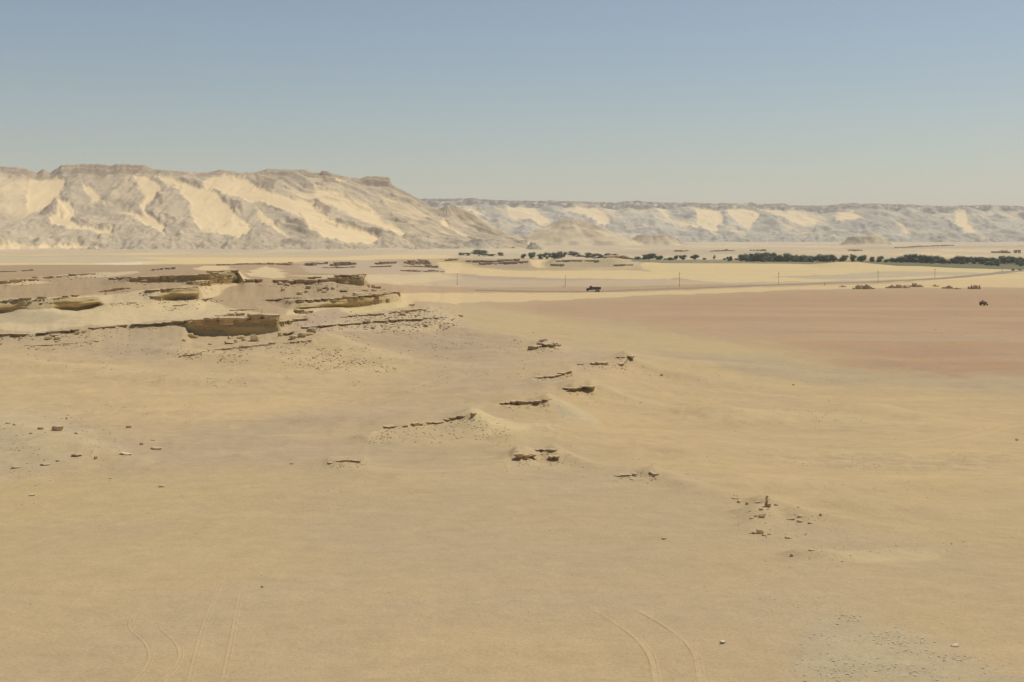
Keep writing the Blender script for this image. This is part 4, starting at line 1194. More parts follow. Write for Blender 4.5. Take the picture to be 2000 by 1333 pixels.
outcrop('rock_outcrop', 'dark red brown mushroom rock casting a black shadow on the sandy hump', [(1008, 893, 9), (1020, 897, 11), (1038, 892, 5)], M_rock, .55, 1.1, (.7, 1.3), gap=0, tilt=.08, anvil=True)
outcrop('rock_outcrop', 'small wedge rock at the right of the sandy hump', [(1072, 898, 5), (1084, 899, 8), (1091, 896, 8)], M_rock, .4, .9, (.5, .9), gap=0, anvil=True)
outcrop('rock_outcrop', 'flat cracked slabs along the back of the sandy hump', [(1045, 880, 2), (1062, 880, 2.5), (1080, 882, 4), (1095, 884, 6)], M_rock, .3, .7, (.4, .8), gap=.15, big=False)
outcrop('rock_outcrop', 'small low stone ledge left of the curved broken ledge foot', STEPS['spur_h'][0], M_rock, .3, .9, (.4, 1.1), gap=.25, big=False, tilt=.12)
outcrop('rock_outcrop', 'thin jagged ledge alone right of the mushroom rock', [(p[0], p[1], p[2]) for p in STEPS['spur_i'][0]], M_rock, .3, .8, (.4, 1.0), gap=.25, big=False, tilt=.12)

# ------------------------------------------------------------------ loose boulders
def boulder(u, v, w_px, h_px, label, mat=M_rock, group=None, rot=None, tilt=0.2, name='boulder', depth=0.8, bury=0.12):
    p = unproject(u, v)
    sx = w_px * p.y / F / 2 / .8; sz = h_px * p.y / F / 2 / .6
    o = bpy.data.objects.new(name, random.choice(BOUL[mat.name]))
    COL.objects.link(o)
    o.location = p + Vector((0, sx * depth * .5, sz * (0.6 - bury)))
    o.scale = (sx, sx * depth, sz)
    o.rotation_euler = (random.uniform(-tilt, tilt), random.uniform(-tilt, tilt), random.uniform(-.5, .5) if rot is None else rot)
    tag(o, label, 'rock', group)
    return o


B = [
    (372, 660, 13, 9, 'rounded boulder at the left end below the big overhanging ledge'),
    (382, 661, 11, 6, 'boulder touching its rounded neighbour left of the big ledge hollow'),
    (360, 667, 8, 5, 'smallest boulder below the left end of the big ledge'),
    (448, 663, 7, 6, 'small boulder in front of the big ledge hollow'),
    (468, 662, 16, 6, 'flat boulder in front of the middle of the big ledge'),
    (475, 666, 8, 5, 'small rock touching the flat boulder before the big ledge'),
    (498, 667, 22, 11, 'largest tilted boulder in front of the big overhanging ledge'),
    (446, 672, 18, 5, 'low flat slab downhill of the big ledge hollow'),
    (460, 670, 6, 7, 'upright little rock beside the low flat slab'),
    (410, 674, 6, 4, 'lone small rock on sand below the big ledge'),
    (548, 657, 10, 8, 'round pale boulder at the left of the tilted slab heap'),
    (560, 655, 26, 8, 'long tilted slab at the left of the slab heap'),
    (573, 662, 16, 7, 'low boulder at the front of the slab heap'),
    (590, 659, 17, 9, 'dark based boulder in the middle of the slab heap'),
    (598, 655, 30, 6, 'thin slab leaning right across the slab heap'),
    (608, 652, 18, 12, 'thick brown block at the right of the slab heap'),
    (93, 664, 17, 7, 'wedge shaped brown boulder below the thin long left ledge'),
    (110, 664, 13, 7, 'pale oval boulder beside the wedge shaped brown boulder'),
    (104, 658, 16, 5, 'thin dark slab above the pale oval boulder'),
    (40, 663, 9, 4, 'small flat boulder near the left edge below the thin ledge'),
    (150, 654, 9, 8, 'reddish boulder under the thin long left ledge'),
    (164, 651, 8, 7, 'rough brown boulder right of the reddish one under the ledge'),
    (110, 669, 8, 3, 'tiny flat rock below the pale oval boulder'),
    (2, 674, 5, 4, 'brown rock cut by the left edge below the ledge'),
    (546, 557, 11, 6, 'dark boulder below the cap rock at the left of the mesa'),
    (560, 559, 10, 6, 'pink toned boulder right of the dark boulder on the mesa'),
    (553, 569, 9, 7, 'small rock cluster stone on the left mesa slope'),
    (586, 576, 12, 8, 'pale slanted boulder lowest on the left mesa slope'),
    (598, 572, 8, 5, 'small dark boulder right of the pale slanted one'),
    (602, 565, 10, 8, 'pale tilted boulder high on the middle mesa slope'),
    (624, 569, 10, 7, 'dark boulder at the left of the central mesa boulder pile'),
    (630, 565, 15, 6, 'long slab on top of the central mesa boulder pile'),
    (634, 572, 10, 4, 'low rock in front of the central mesa boulder pile'),
    (640, 568, 5, 8, 'upright rock at the right of the central mesa boulder pile'),
    (650, 566, 7, 6, 'small boulder right of the central mesa boulder pile'),
    (671, 571, 15, 7, 'large pale topped boulder alone on the right mesa slope'),
    (700, 577, 23, 6, 'long flat block just above the lower mesa ledge'),
    (714, 569, 15, 5, 'pale flat block under the right end of the mesa cliff'),
    (720, 562, 5, 8, 'upright stone right of the mesa cliff'),
    (729, 563, 9, 7, 'dark boulder in the heap right of the mesa cliff'),
    (738, 564, 13, 6, 'pale boulder at the right of the heap beyond the mesa cliff'),
    (732, 569, 12, 5, 'low block in front of the heap right of the mesa cliff'),
    (597, 553, 14, 6, 'dark boulder leaning on the mesa cap rock'),
    (675, 582, 10, 6, 'small jagged boulder resting on the lower mesa ledge'),
    (758, 590, 7, 9, 'dark leaning rock at the right end of the lower mesa bank'),
    (779, 578, 6, 9, 'dark upright block at the right tip of the lower mesa ledge'),
    (786, 617, 12, 6, 'pale boulder in the rubble right of the mesa'),
    (832, 639, 8, 6, 'whitish boulder at the lower edge of the rubble slope'),
    (728, 643, 9, 5, 'dark boulder at the left of the rubble slope'),
    (805, 598, 14, 5, 'dark flat rock at the top of the rubble slope'),
    (900, 619, 9, 4, 'lone dark flat rock right of the rubble slope'),
    (112, 842, 22, 12, 'biggest dark reddish boulder in the left foreground'),
    (78, 839, 10, 5, 'flat grey brown stone left of the biggest foreground boulder'),
    (250, 836, 10, 5, 'lone dark stone right of the biggest foreground boulder'),
    (276, 869, 7, 5, 'small dark stone above the long slab in the left foreground'),
    (305, 879, 22, 5, 'long thin dark slab in the left foreground'),
    (298, 861, 9, 3, 'thin flat stone just above the long thin slab'),
    (148, 892, 18, 6, 'dark stone at the end of a cracked line in the left foreground'),
    (86, 910, 16, 5, 'dark flat stone on the cracked line in the left foreground'),
    (29, 915, 15, 4, 'thin dark flat stone near the left edge'),
    (112, 902, 7, 4, 'tiny dark stone between two flat stones at left'),
    (186, 897, 7, 6, 'small grey stone right of the cracked line'),
    (315, 952, 11, 4, 'lone dark stone below the long thin slab'),
    (15, 828, 8, 3, 'small dark flat stone at the left edge of the slope'),
    (28, 831, 7, 3, 'small dark pebble stone near the left edge of the slope'),
    (60, 848, 6, 3, 'little dark stone below the flat grey brown stone'),
    (149, 848, 8, 4, 'small brown stone right below the biggest foreground boulder'),
    (569, 907, 6, 3, 'tiny dark stone left of the small low stone ledge'),
    (512, 1148, 5, 4, 'lone dark pebble on the smooth lower left sand'),
    (1298, 1054, 9, 4, 'lone brown stone on smooth sand left of the cairn'),
    (1987, 861, 6, 5, 'dark stone at the right edge of the sandy slope'),
    (1550, 753, 4, 3, 'tiny dark stone on the right plain'),
    (1292, 735, 6, 5, 'single dark rock below the long far spur ledge'),
]
for u, v, w_, h_, lab in B:
    pale = 'pale' in lab or 'whitish' in lab
    boulder(u, v, w_, h_, lab, M_rock_pale if pale else M_rock, tilt=.35 if ('tilt' in lab or 'slant' in lab or 'lean' in lab) else .12)
boulder(1412, 1258, 11, 6, 'bright white stone on the sand right of the curved tyre tracks', M_white_stone, name='stone')
boulder(1868, 1264, 16, 5, 'flat white stone in the grey gravel patch', M_white_stone, name='stone')
boulder(245, 889, 0.1 + 24, 3.5, 'long pale stone strip left of the long thin dark slab', M_white_stone, name='stone', rot=-.3)
boulder(62, 969, 10, 4, 'pale stone near the left edge of the smooth sand', M_white_stone, name='stone')
boulder(131, 819, 6, 4, 'small white stone above the biggest foreground boulder', M_white_stone, name='stone')

# --- the little cairn and the rocks about it
def cairn():
    p = unproject(1499, 992)
    root = empty('cairn', p)
    tag(root, 'small upright stack of stones on a red brown block at right', 'cairn')
    k = p.y / F
    for dx, dz, w_, h_ in ((-2, -2, 12, 9), (2, 4, 11, 7), (-1, 9, 5, 4), (0, 13, 4, 5), (-1.5, 17, 6, 4), (0.5, 20, 5, 6)):
        o = bpy.data.objects.new('stone', random.choice(BOUL[M_rock.name]))
        COL.objects.link(o)
        o.parent = root
        o.location = (dx * k, .2, dz * k)
        o.scale = (w_ * k / 1.6, w_ * k / 2.0, h_ * k / 1.1)
        o.rotation_euler = (0, 0, random.uniform(0, 3))


cairn()
CB = [(1437, 975, 13, 3, 'thin dark slab at the upper left of the cairn group'), (1446, 982, 11, 3, 'flat brown stone between the thin slab and the cairn'),
      (1460, 986, 7, 5, 'small dark rock left of the cairn'), (1481, 983, 9, 3, 'flat stone just left of the cairn top'),
      (1516, 988, 7, 4, 'brown slanting stone right of the cairn'), (1487, 997, 8, 4, 'dark stone at the lower left of the cairn'),
      (1476, 1010, 7, 4, 'small dark block left of the square rock below the cairn'), (1490, 1012, 13, 9, 'square dark rock below the cairn'),
      (1468, 1014, 7, 3, 'lowest left flat stone below the cairn'), (1546, 1016, 15, 4, 'left dark slab of the pair right of the cairn'),
      (1562, 1021, 11, 5, 'right thick dark slab of the pair right of the cairn'), (1565, 1010, 12, 3, 'thin brown slab above the slab pair'),
      (1583, 1024, 9, 3, 'flat brown stone right of the slab pair'), (1603, 1008, 5, 5, 'lone small dark rock far right of the cairn'),
      (1485, 1043, 14, 9, 'round dark bush like rock at the bottom of the cairn group'), (1474, 1043, 10, 4, 'flat dark stone left of the round bottom rock'),
      (1492, 1047, 8, 3, 'small slab below the round bottom rock'), (1503, 1045, 7, 3, 'slanting small stone right of the round bottom rock'),
      (1540, 1052, 12, 3, 'thin slanting slab right of the round bottom rock'), (1548, 1087, 9, 4, 'dark stone at the right end of a thin crust line'),
      (1585, 1076, 12, 3, 'flat grey stone left of the pale sand lip')]
for u, v, w_, h_, lab in CB:
    boulder(u, v, w_, h_, lab, M_rock, tilt=.15)

# --- brown heaps on the far right plain
def heap(label, u0, u1, vb, h_px, n, name='rubble_heap'):
    p = unproject((u0 + u1) / 2, vb)
    root = empty(name, p)
    tag(root, label, 'rubble heap', 'brown heaps at the edge of the pink plain')
    k = p.y / F
    W = (u1 - u0) * k
    for i in range(n):
        t = (i + .5) / n
        env = math.sin(math.pi * min(max(t, .08), .92)) ** .7 * random.uniform(.55, 1.1)
        hh = 1.5 * h_px * k * env
        o = bpy.data.objects.new('block', random.choice(BOUL[M_rock.name]))
        COL.objects.link(o)
        o.parent = root
        o.location = ((t - .5) * W, random.uniform(-1, 1.5), hh * .22)
        sx = W / n * random.uniform(.75, 1.1)
        o.scale = (sx, sx * .8, max(hh, .4) * .75)
        o.rotation_euler = (random.uniform(-.2, .2), random.uniform(-.2, .2), random.uniform(0, 3))
    return root


heap('tiny brown heap, leftmost on the edge of the pink plain', 1640, 1652, 561, 4, 4)
heap('broad ridged brown heap, second from the left on the pink plain', 1666, 1708, 565, 10, 9)
heap('long low brown rubble bank, widest heap on the pink plain', 1730, 1778, 563, 8, 10)
heap('high rounded brown heap with a flat dark top', 1768, 1804, 561, 9, 8)
heap('small flat brown heap right of the high rounded heap', 1821, 1834, 560, 4, 4)
heap('broken low brown heap of two parts', 1842, 1862, 564, 6, 6)
heap('scattered low brown rubble right of the broken heap', 1862, 1878, 565, 3, 5)
heap('steep dark brown heap, rightmost on the pink plain', 1892, 1916, 565, 11, 8)

# ------------------------------------------------------------------ gravel and small stones (too many to count)
def scatter(name, label, regions, mat, seed):
    r = random.Random(seed)
    base = []
    for i in range(6):
        me = boulder_mesh('tmp', 700 + seed + i, 1, .5, 5)
        base.append((np.array([v.co[:] for v in me.vertices]), [tuple(p.vertices) for p in me.polygons]))
        bpy.data.meshes.remove(me)
    V, Fc = [], []
    off = 0
    for poly, n, smin, smax, *cl in regions:
        us = [p[0] for p in poly]; vs_ = [p[1] for p in poly]
        k = 0; tries = 0
        while k < n and tries < n * 30:
            tries += 1
            u = r.uniform(min(us), max(us)); v = r.uniform(min(vs_), max(vs_))
            if sdf_poly(np.array([u]), np.array([v]), poly)[0] > 0:
                continue
            if cl and vnoise(np.array([u / cl[0]]), np.array([v / cl[0] * 2.2]), seed)[0] < r.uniform(.35, .8):
                continue
            p = unproject(u, v)
            px = smin + (smax - smin) * r.random() ** 2.6
            s = px * p.y / F / 2
            vv, ff = r.choice(base)
            a = r.uniform(0, 6.28); c_, s_ = math.cos(a), math.sin(a)
            sc = np.array([s * r.uniform(.8, 1.5), s * r.uniform(.7, 1.1), s * r.uniform(.5, 1.0)])
            q = vv * sc
            q = np.stack([q[:, 0] * c_ - q[:, 1] * s_, q[:, 0] * s_ + q[:, 1] * c_, q[:, 2]], 1) + np.array([p.x, p.y, p.z + s * .15])
            V.append(q); Fc += [tuple(i + off for i in f) for f in ff]
            off += len(q); k += 1
    o = mesh_from(name, np.concatenate(V), Fc, mat)
    tag(o, label, None, None, 'stuff')
    return o


scatter('rubble', 'small brown rubble strewn below the ledges and over the slopes', DEBRIS + [
    ([(640, 600), (900, 600), (900, 645), (620, 650)], 160, 1.5, 5),
    ([(300, 640), (1000, 640), (1250, 700), (900, 760), (300, 760), (0, 700)], 700, 1.2, 4.0, 50),
    ([(1000, 700), (1500, 720), (1500, 960), (1000, 900)], 220, 1.1, 3.0, 60),
    ([(500, 780), (1000, 700), (1200, 960), (500, 960)], 200, 1.1, 3.0, 60),
    ([(690, 625), (850, 605), (900, 628), (870, 645), (720, 652)], 330, 2, 7),
    ([(560, 660), (760, 650), (960, 655), (900, 680), (700, 690), (580, 680)], 130, 1.5, 4, 40),
    ([(350, 680), (620, 665), (800, 730), (500, 720), (340, 700)], 420, 1.6, 5.5, 40),
    ([(600, 690), (700, 690), (700, 715), (610, 712)], 40, 2, 4.5),
    ([(60, 655), (200, 645), (260, 655), (150, 680), (60, 672)], 60, 2, 5),
    ([(540, 556), (760, 562), (740, 578), (570, 582)], 60, 1.5, 4),
    ([(960, 660), (1110, 665), (1100, 690), (980, 690)], 40, 1.5, 4),
    ([(1120, 700), (1260, 712), (1330, 745), (1180, 725)], 40, 1.5, 3.5),
    ([(1060, 745), (1180, 760), (1330, 800), (1150, 790)], 50, 1.2, 3),
    ([(720, 845), (930, 815), (960, 835), (880, 865), (730, 868)], 130, 2, 5.5),
    ([(900, 815), (960, 815), (1010, 850), (1000, 875), (930, 860)], 110, 1.5, 5),
    ([(640, 893), (720, 893), (720, 912), (630, 910)], 35, 1.5, 4),
    ([(970, 885), (1130, 880), (1160, 915), (970, 925)], 60, 1.5, 4),
    ([(1190, 915), (1300, 925), (1350, 955), (1200, 940)], 35, 1.2, 3.5),
    ([(1430, 965), (1600, 985), (1640, 1040), (1500, 1060), (1440, 1040)], 130, 1.5, 5),
    ([(1460, 1060), (1700, 1050), (1720, 1110), (1500, 1115)], 60, 1.5, 4.5),
    ([(0, 800), (180, 800), (260, 880), (200, 960), (0, 960)], 220, 1.3, 5, 45),
    ([(-80, 790), (500, 790), (500, 980), (-80, 1010)], 160, 1.2, 3.5, 60),
    ([(1430, 800), (1700, 805), (1700, 835), (1440, 830)], 130, 1.2, 3.2, 40),
    ([(1470, 888), (1980, 885), (1960, 920), (1560, 915)], 180, 1.2, 3.2, 40),
    ([(1580, 1060), (1900, 1055), (1900, 1085), (1600, 1088)], 60, 1.3, 4, 60),
    ([(1480, 1165), (1620, 1160), (1620, 1185), (1500, 1190)], 45, 1.3, 3.5),
    ([(1300, 690), (2000, 720), (2000, 1060), (1300, 960)], 160, 1.2, 3, 90),
    ([(1640, 640), (2000, 640), (2000, 760), (1700, 740)], 60, 1.2, 3),
    ([(1150, 590), (2040, 570), (2040, 700), (1500, 670)], 120, .9, 2.2, 60),
    ([(0, 930), (1400, 960), (1500, 1340), (0, 1340)], 60, 1.5, 4),
    ([(-60, 900), (2060, 900), (2060, 1345), (-60, 1345)], 650, 1.0, 2.8, 120),
    ([(820, 555), (1330, 555), (1330, 572), (820, 572)], 40, 1.2, 3.5),
    ([(1290, 558), (1370, 556), (1370, 567), (1290, 567)], 30, 1.2, 3),
], rock_material('rubble_stone', (0.33, 0.225, 0.12), (0.40, 0.30, 0.175), (0.24, 0.155, 0.08)), 3)
scatter('gravel', 'pale grey gravel in the patch at the lower right', [
    ([(1575, 1210), (1650, 1195), (1760, 1225), (1880, 1270), (1960, 1300), (2040, 1345), (1540, 1345), (1550, 1290)], 1100, 1.2, 6.5, 45),
    ([(1500, 1170), (2000, 1150), (2040, 1340), (1500, 1340)], 160, 1.2, 4, 60),
], rock_material('grey_gravel', (0.50, 0.41, 0.27), (0.52, 0.445, 0.31), (0.36, 0.29, 0.18)), 5)
scatter('gravel', 'bright pale chips of stone scattered across the near ground', [
    ([(1600, 1200), (1900, 1260), (1960, 1340), (1560, 1340)], 70, 1.5, 5),
    ([(0, 790), (300, 790), (300, 930), (0, 930)], 60, 1.5, 5),
    ([(0, 930), (1400, 960), (1450, 1340), (0, 1340)], 60, 1.2, 3.0),
    ([(200, 770), (520, 745), (560, 790), (200, 815)], 40, 1.2, 3.5),
    ([(690, 615), (870, 600), (890, 630), (700, 650)], 50, 1.5, 4.5),
    ([(640, 552), (740, 558), (720, 578), (600, 580)], 22, 1.5, 4),
], M_white_stone, 9)

# ------------------------------------------------------------------ crop field
fu = np.arange(1234, 2120, 3.0)
yb0 = np.interp(fu, [1234, 1300, 1560, 1700, 1850, 2100], [1225, 1120, 1130, 1120, 1090, 1075])
yb1 = np.interp(fu, [1234, 2100], [1345, 1330])
T_ = np.linspace(0, 1, 60)[:, None]
FY = yb0[None] * (1 - T_) + yb1[None] * T_
FX = (fu[None] - 1000) / F * FY
FZ = np.zeros_like(FX)
for j, u in enumerate(fu):
    Yc, Zc = column(u)
    FZ[:, j] = np.interp(FY[:, j], Yc, Zc)
edge_ = np.minimum(np.minimum(T_ / .04, (1 - T_) / .04), 1)
FZ = FZ + edge_ * (0.5 + 0.7 * vnoise(FX / 3, FY / 3, 4) + 0.5 * vnoise(FX / 14, FY / 9, 8)) - .2
gcol = np.zeros(FX.shape + (3,))
g1 = fbm(FX / 60, FY / 20, 14, 3)
mixg = sstep(1450, 1800, fu[None] + 120 * g1)
gcol[:] = np.array([0.23, 0.195, 0.11]) * (1 - mixg[..., None]) + np.array([0.15, 0.14, 0.072]) * mixg[..., None]
M_crop, nt, b_ = new_mat('green_crop')
at_ = N(nt, 'ShaderNodeAttribute', attribute_name='Col')
tc_ = N(nt, 'ShaderNodeTexCoord').outputs['Object']
nt.links.new(vary(nt, vary(nt, at_.outputs['Color'], noise_node(nt, tc_, .15, 4), .25), noise_node(nt, tc_, 1.2, 3), .2), b_.inputs['Base Color'])
field = grid_mesh('crop_field', FX, FY, FZ, M_crop, gcol, False)
tag(field, 'strip of low green crops in front of the trees', None, None, 'stuff')

# ------------------------------------------------------------------ trees
M_bark = plain_material('bark', (0.16, 0.11, 0.07), .9)
M_leaf = [leaf_material('dark_green_leaves', (0.118, 0.148, 0.082)), leaf_material('grey_green_leaves', (0.125, 0.156, 0.09)), leaf_material('dusty_brown_green_leaves', (0.18, 0.16, 0.11))]


def crown_mesh(seed, mat, lobes=12, leaves=760, squat=1.0):
    r = random.Random(seed)
    L = []
    for _ in range(lobes):
        a = r.uniform(0, 6.28); d = r.uniform(.05, .34)
        L.append((math.cos(a) * d, math.sin(a) * d, r.uniform(.2, .76), r.uniform(.17, .27)))
    V, Fc = [], []
    for _ in range(leaves):
        x, y, z, q = r.choice(L)
        n = Vector((r.gauss(0, 1), r.gauss(0, 1), r.gauss(0, 1))).normalized()
        c = Vector((x, y, z)) + n * q * r.uniform(.6, 1.08)
        c.z = min(max(c.z, .03), 1.0)
        s = r.uniform(.022, .05)
        t = n.orthogonal().normalized(); bb = n.cross(t)
        ang = r.uniform(0, 6.28)
        t, bb = t * math.cos(ang) + bb * math.sin(ang), bb * math.cos(ang) - t * math.sin(ang)
        t = (t + n * r.uniform(-.5, .5)).normalized()
        k = len(V)
        V += [c - t * s, c + bb * s * .7, c + t * s, c - bb * s * .7]
        Fc.append((k, k + 1, k + 2, k + 3))
    # inner mass of twigs so that the crown is not see-through in its middle
    for (x, y, z, q) in L:
        k = len(V)
        bm = bmesh.new(); bmesh.ops.create_icosphere(bm, subdivisions=1, radius=q * .62)
        for v in bm.verts:
            V.append(v.co * r.uniform(.8, 1.15) + Vector((x, y, z)))
        Fc += [tuple(v.index + k for v in f.verts) for f in bm.faces]
        bm.free()
    me = bpy.data.meshes.new('crown')
    me.from_pydata([tuple(v) for v in V], [], Fc); me.update()
    me.materials.append(mat)
    return me


def trunk_mesh(seed):
    r = random.Random(seed)
    V, Fc = [], []

    def limb(a, b, r0, r1):
        d = (b - a).normalized(); t = d.orthogonal().normalized(); q = d.cross(t)
        k = len(V)
        for p, rr in ((a, r0), ((a + b) / 2 + Vector((r.uniform(-.02, .02), r.uniform(-.02, .02), 0)), (r0 + r1) / 2), (b, r1)):
            for i in range(6):
                an = i * math.pi / 3
                V.append(p + t * math.cos(an) * rr + q * math.sin(an) * rr)
        for s in range(2):
            for i in range(6):
                j = (i + 1) % 6
                Fc.append((k + s * 6 + i, k + s * 6 + j, k + s * 6 + 6 + j, k + s * 6 + 6 + i))
    top = Vector((r.uniform(-.04, .04), r.uniform(-.04, .04), .34))
    limb(Vector((0, 0, -.03)), top, .036, .024)
    for i in range(4):
        a = i * 1.57 + r.uniform(-.4, .4)
        limb(top, Vector((math.cos(a) * .26, math.sin(a) * .26, r.uniform(.52, .68))), .02, .008)
    me = bpy.data.meshes.new('trunk')
    me.from_pydata([tuple(v) for v in V], [], Fc); me.update()
    me.materials.append(M_bark)
    return me


TRUNKS = [trunk_mesh(40 + i) for i in range(4)]
CROWNS = [[crown_mesh(60 + 10 * k + i, m) for i in range(5)] for k, m in enumerate(M_leaf)]


def tree(u, y, w_px, h_px, label, group, kind=0, name='tree', cat='tree', gz=None):
    p = ground_at(u, y)
    if gz is not None: p.z = gz
    root = empty(name, p)
    tag(root, label, cat, group)
    k = y / F
    tr = bpy.data.objects.new('trunk', random.choice(TRUNKS)); cr = bpy.data.objects.new('crown', random.choice(CROWNS[kind]))
    for o in (tr, cr):
        COL.objects.link(o); o.parent = root
    wm, hm = w_px * k, h_px * k
    rz = random.uniform(0, 6.28)
    tr.scale = (wm * .9, wm * .9, hm); cr.scale = (wm * 1.08, wm * 1.08, hm * 1.06)
    if cat == 'shrub':
        cr.location.z = -hm * .12
    tr.rotation_euler.z = rz; cr.rotation_euler.z = rz
    return root


G1, G2 = 'trees beyond the far mesas', 'trees of the dense belt by the field'
TR = [  # u, row of the foot, w, h, label, group, kind
    (902, 499, 14, 6, 'low wide shrub, leftmost of all the trees', G1, 1), (914, 499.5, 10, 7, 'small shrub just left of the round dark tree', G1, 1),
    (936, 501, 30, 13, 'broad round dark tree standing alone at the left', G1, 0), (957, 500.5, 24, 5, 'low flat bush right of the round dark tree', G1, 2),
    (978, 500, 14, 8, 'small shrub halfway to the dusty clump', G1, 2), (1022, 507, 11, 11, 'small round tree at the mesa notch', G1, 0),
    (1041, 507, 15, 15, 'dark tree at the left end of the dusty clump', G1, 0), (1056, 507, 12, 12, 'short tree second in the dusty clump', G1, 1),
    (1068, 507, 15, 13, 'grey green tree in the dusty clump above the sand notch', G1, 1), (1082, 507, 23, 18, 'tallest brownish tree of the dusty clump', G1, 2),
    (1098, 505, 15, 13, 'tree at the right end of the dusty clump', G1, 1), (1122, 501, 24, 10, 'flat brownish tree right of the dusty clump', G1, 2),
    (1136, 502, 18, 7, 'low brownish bush beside the flat brownish tree', G1, 2), (1151, 504, 20, 11, 'dark tree behind the wide far mesa', G1, 1),
    (1167, 505, 26, 9, 'wide low dark tree behind the wide far mesa', G1, 1), (1186, 503, 16, 8, 'small tree behind the brown ledge crest', G1, 2),
    (1201, 500, 14, 6, 'low bush at the right end of the brown ledge crest', G1, 2),
    (1247, 509, 15, 8, 'low tree at the left end of the field', G1, 0), (1262, 509, 14, 12, 'left tree of the pair at the left end of the field', G1, 0),
    (1274, 509, 19, 14, 'taller right tree of the pair at the left end of the field', G1, 0), (1289, 509, 17, 10, 'tree right of the pair at the left end of the field', G1, 0),
    (1299, 509, 8, 5, 'tiny bush right of the pair at the field', G1, 0), (1310, 510, 12, 8, 'small bush tree before the first narrow tree', G1, 0),
    (1320, 509, 9, 10, 'narrow small tree left of the spreading tree', G1, 0), (1334, 509, 16, 11, 'spreading small tree at the middle of the field', G1, 0),
    (1358, 508, 15, 12, 'lone ball shaped tree on the field', G1, 0), (1376, 508, 8, 5, 'little bush right of the lone ball shaped tree', G1, 0),
    (1395, 507, 5, 9, 'thin upright sapling on the field', G1, 2), (1415, 508, 7, 4, 'tiny shrub left of the conical tree', G1, 0),
    (1425, 512, 11, 13, 'conical tree left of the dense belt', G1, 0), (1439, 510, 10, 6, 'small bush touching the dense belt', G1, 0),
]
for t in TR:
    y = 1330 if t[0] < 1030 else 1345
    shrub = 'shrub' in t[4] or 'bush' in t[4]
    # stand it at the depth whose ground lies on that row, where the ground there is in view
    p = unproject(t[0], t[1])
    y = p.y if 1180 < p.y < 1650 else y
    kk = F / y
    base_row = VH + F * (HC - ground_at(t[0], y).z) / y
    h = t[3] + max(base_row - t[1], 0)
    tree(t[0], y, t[2] * 1.3, h * 1.05, t[4], t[5], t[6], 'shrub' if shrub else 'tree', 'shrub' if shrub else 'tree')
u = 1455.0
belt_lab = 'tree in the unbroken dark belt left of the big dune'
def belt(u, top, w_, lab, kind, dy=0):
    y = 1225 + dy
    base_row = VH + F * (HC - ground_at(u, y).z) / y
    tree(u, y, w_, max(base_row - top, 5), lab, G2, kind)
tops = lambda u: np.interp(u, [1450, 1470, 1500, 1540, 1560, 1620], [495, 491, 492.5, 494, 495, 497])
while u < 1622:
    belt(u, float(tops(u)) + random.uniform(-1, 4.5), random.uniform(20, 33), belt_lab, 0, random.uniform(-20, 30))
    u += random.uniform(6.5, 9)
RB = [(1632, 501, 16, 'low tree between the dark belt and the dome tree', 0), (1646, 498, 23, 'dome shaped tree left of the tall narrow tree', 0), (1666, 495.5, 15, 'tall narrow tree beside its wide neighbour', 1),
      (1683, 498, 24, 'wide rounded tree right of the tall narrow tree', 0), (1703, 501, 14, 'short tree in the gap behind the dune', 0), (1718, 497.5, 19, 'rounded tree just right of the dune crest', 0),
      (1731, 506, 12, 'low bush in the gap right of the dune', 0)]
for u_, tp, w_, lab, kd in RB:
    belt(u_, tp, w_, lab, kd)
RT = [(1747, 500), (1757, 499.5), (1768, 500), (1779, 496), (1790, 494), (1801, 494.5), (1812, 497), (1823, 497.5), (1833, 497.5), (1845, 500), (1856, 499.5), (1867, 499), (1878, 500), (1889, 501), (1900, 500), (1912, 501), (1922, 498), (1933, 501), (1944, 501), (1955, 500), (1967, 501), (1978, 500), (1989, 499), (2000, 500), (2013, 500)]
for i, (u_, tp) in enumerate(RT):
    lab = 'tree in the right hand tree belt behind the green field'
    if u_ == 1790: lab = 'tallest grey green tree in the right hand belt'
    if u_ == 1922: lab = 'pointed dark tree in the right hand belt'
    belt(u_, tp + random.uniform(-2, 1.8), random.uniform(20, 32), lab, 1 if 1775 < u_ < 1835 else (2 if 1840 < u_ < 1875 else 0), random.uniform(-15, 25))
for u_, w_ in ((1927, 14), (1938, 16), (1948, 12), (1995, 14)):
    y = 1165; tree(u_, y, w_, 11, 'low dark tree growing out into the green field at right', 'trees standing in the green field', 0)
for u_, v_, w_, h_, lab in ((1979, 530, 6, 7, 'small dark bush on the dune at the right edge'), (1992, 529, 9, 4, 'low dark bush cut near the right edge')):
    p = unproject(u_, v_)
    tree(u_, p.y, w_, h_, lab, None, 0, 'shrub', 'shrub')

# ------------------------------------------------------------------ power poles
M_pole = plain_material('weathered_pole_wood', (0.26, 0.21, 0.15), .85)
M_metal = plain_material('grey_iron', (0.12, 0.11, 0.10), .6)


def tube(V, Fc, a, b, r0, r1, n=8, cap=True):
    a = Vector(a); b = Vector(b)
    d = (b - a).normalized(); t = d.orthogonal().normalized(); q = d.cross(t)
    k = len(V)
    for p, rr in ((a, r0), (b, r1)):
        for i in range(n):
            an = 2 * math.pi * i / n
            V.append(p + t * math.cos(an) * rr + q * math.sin(an) * rr)
    for i in range(n):
        j = (i + 1) % n
        Fc.append((k + i, k + j, k + n + j, k + n + i))
    if cap:
        Fc.append(tuple(range(k + n, k + 2 * n))); Fc.append(tuple(reversed(range(k, k + n))))


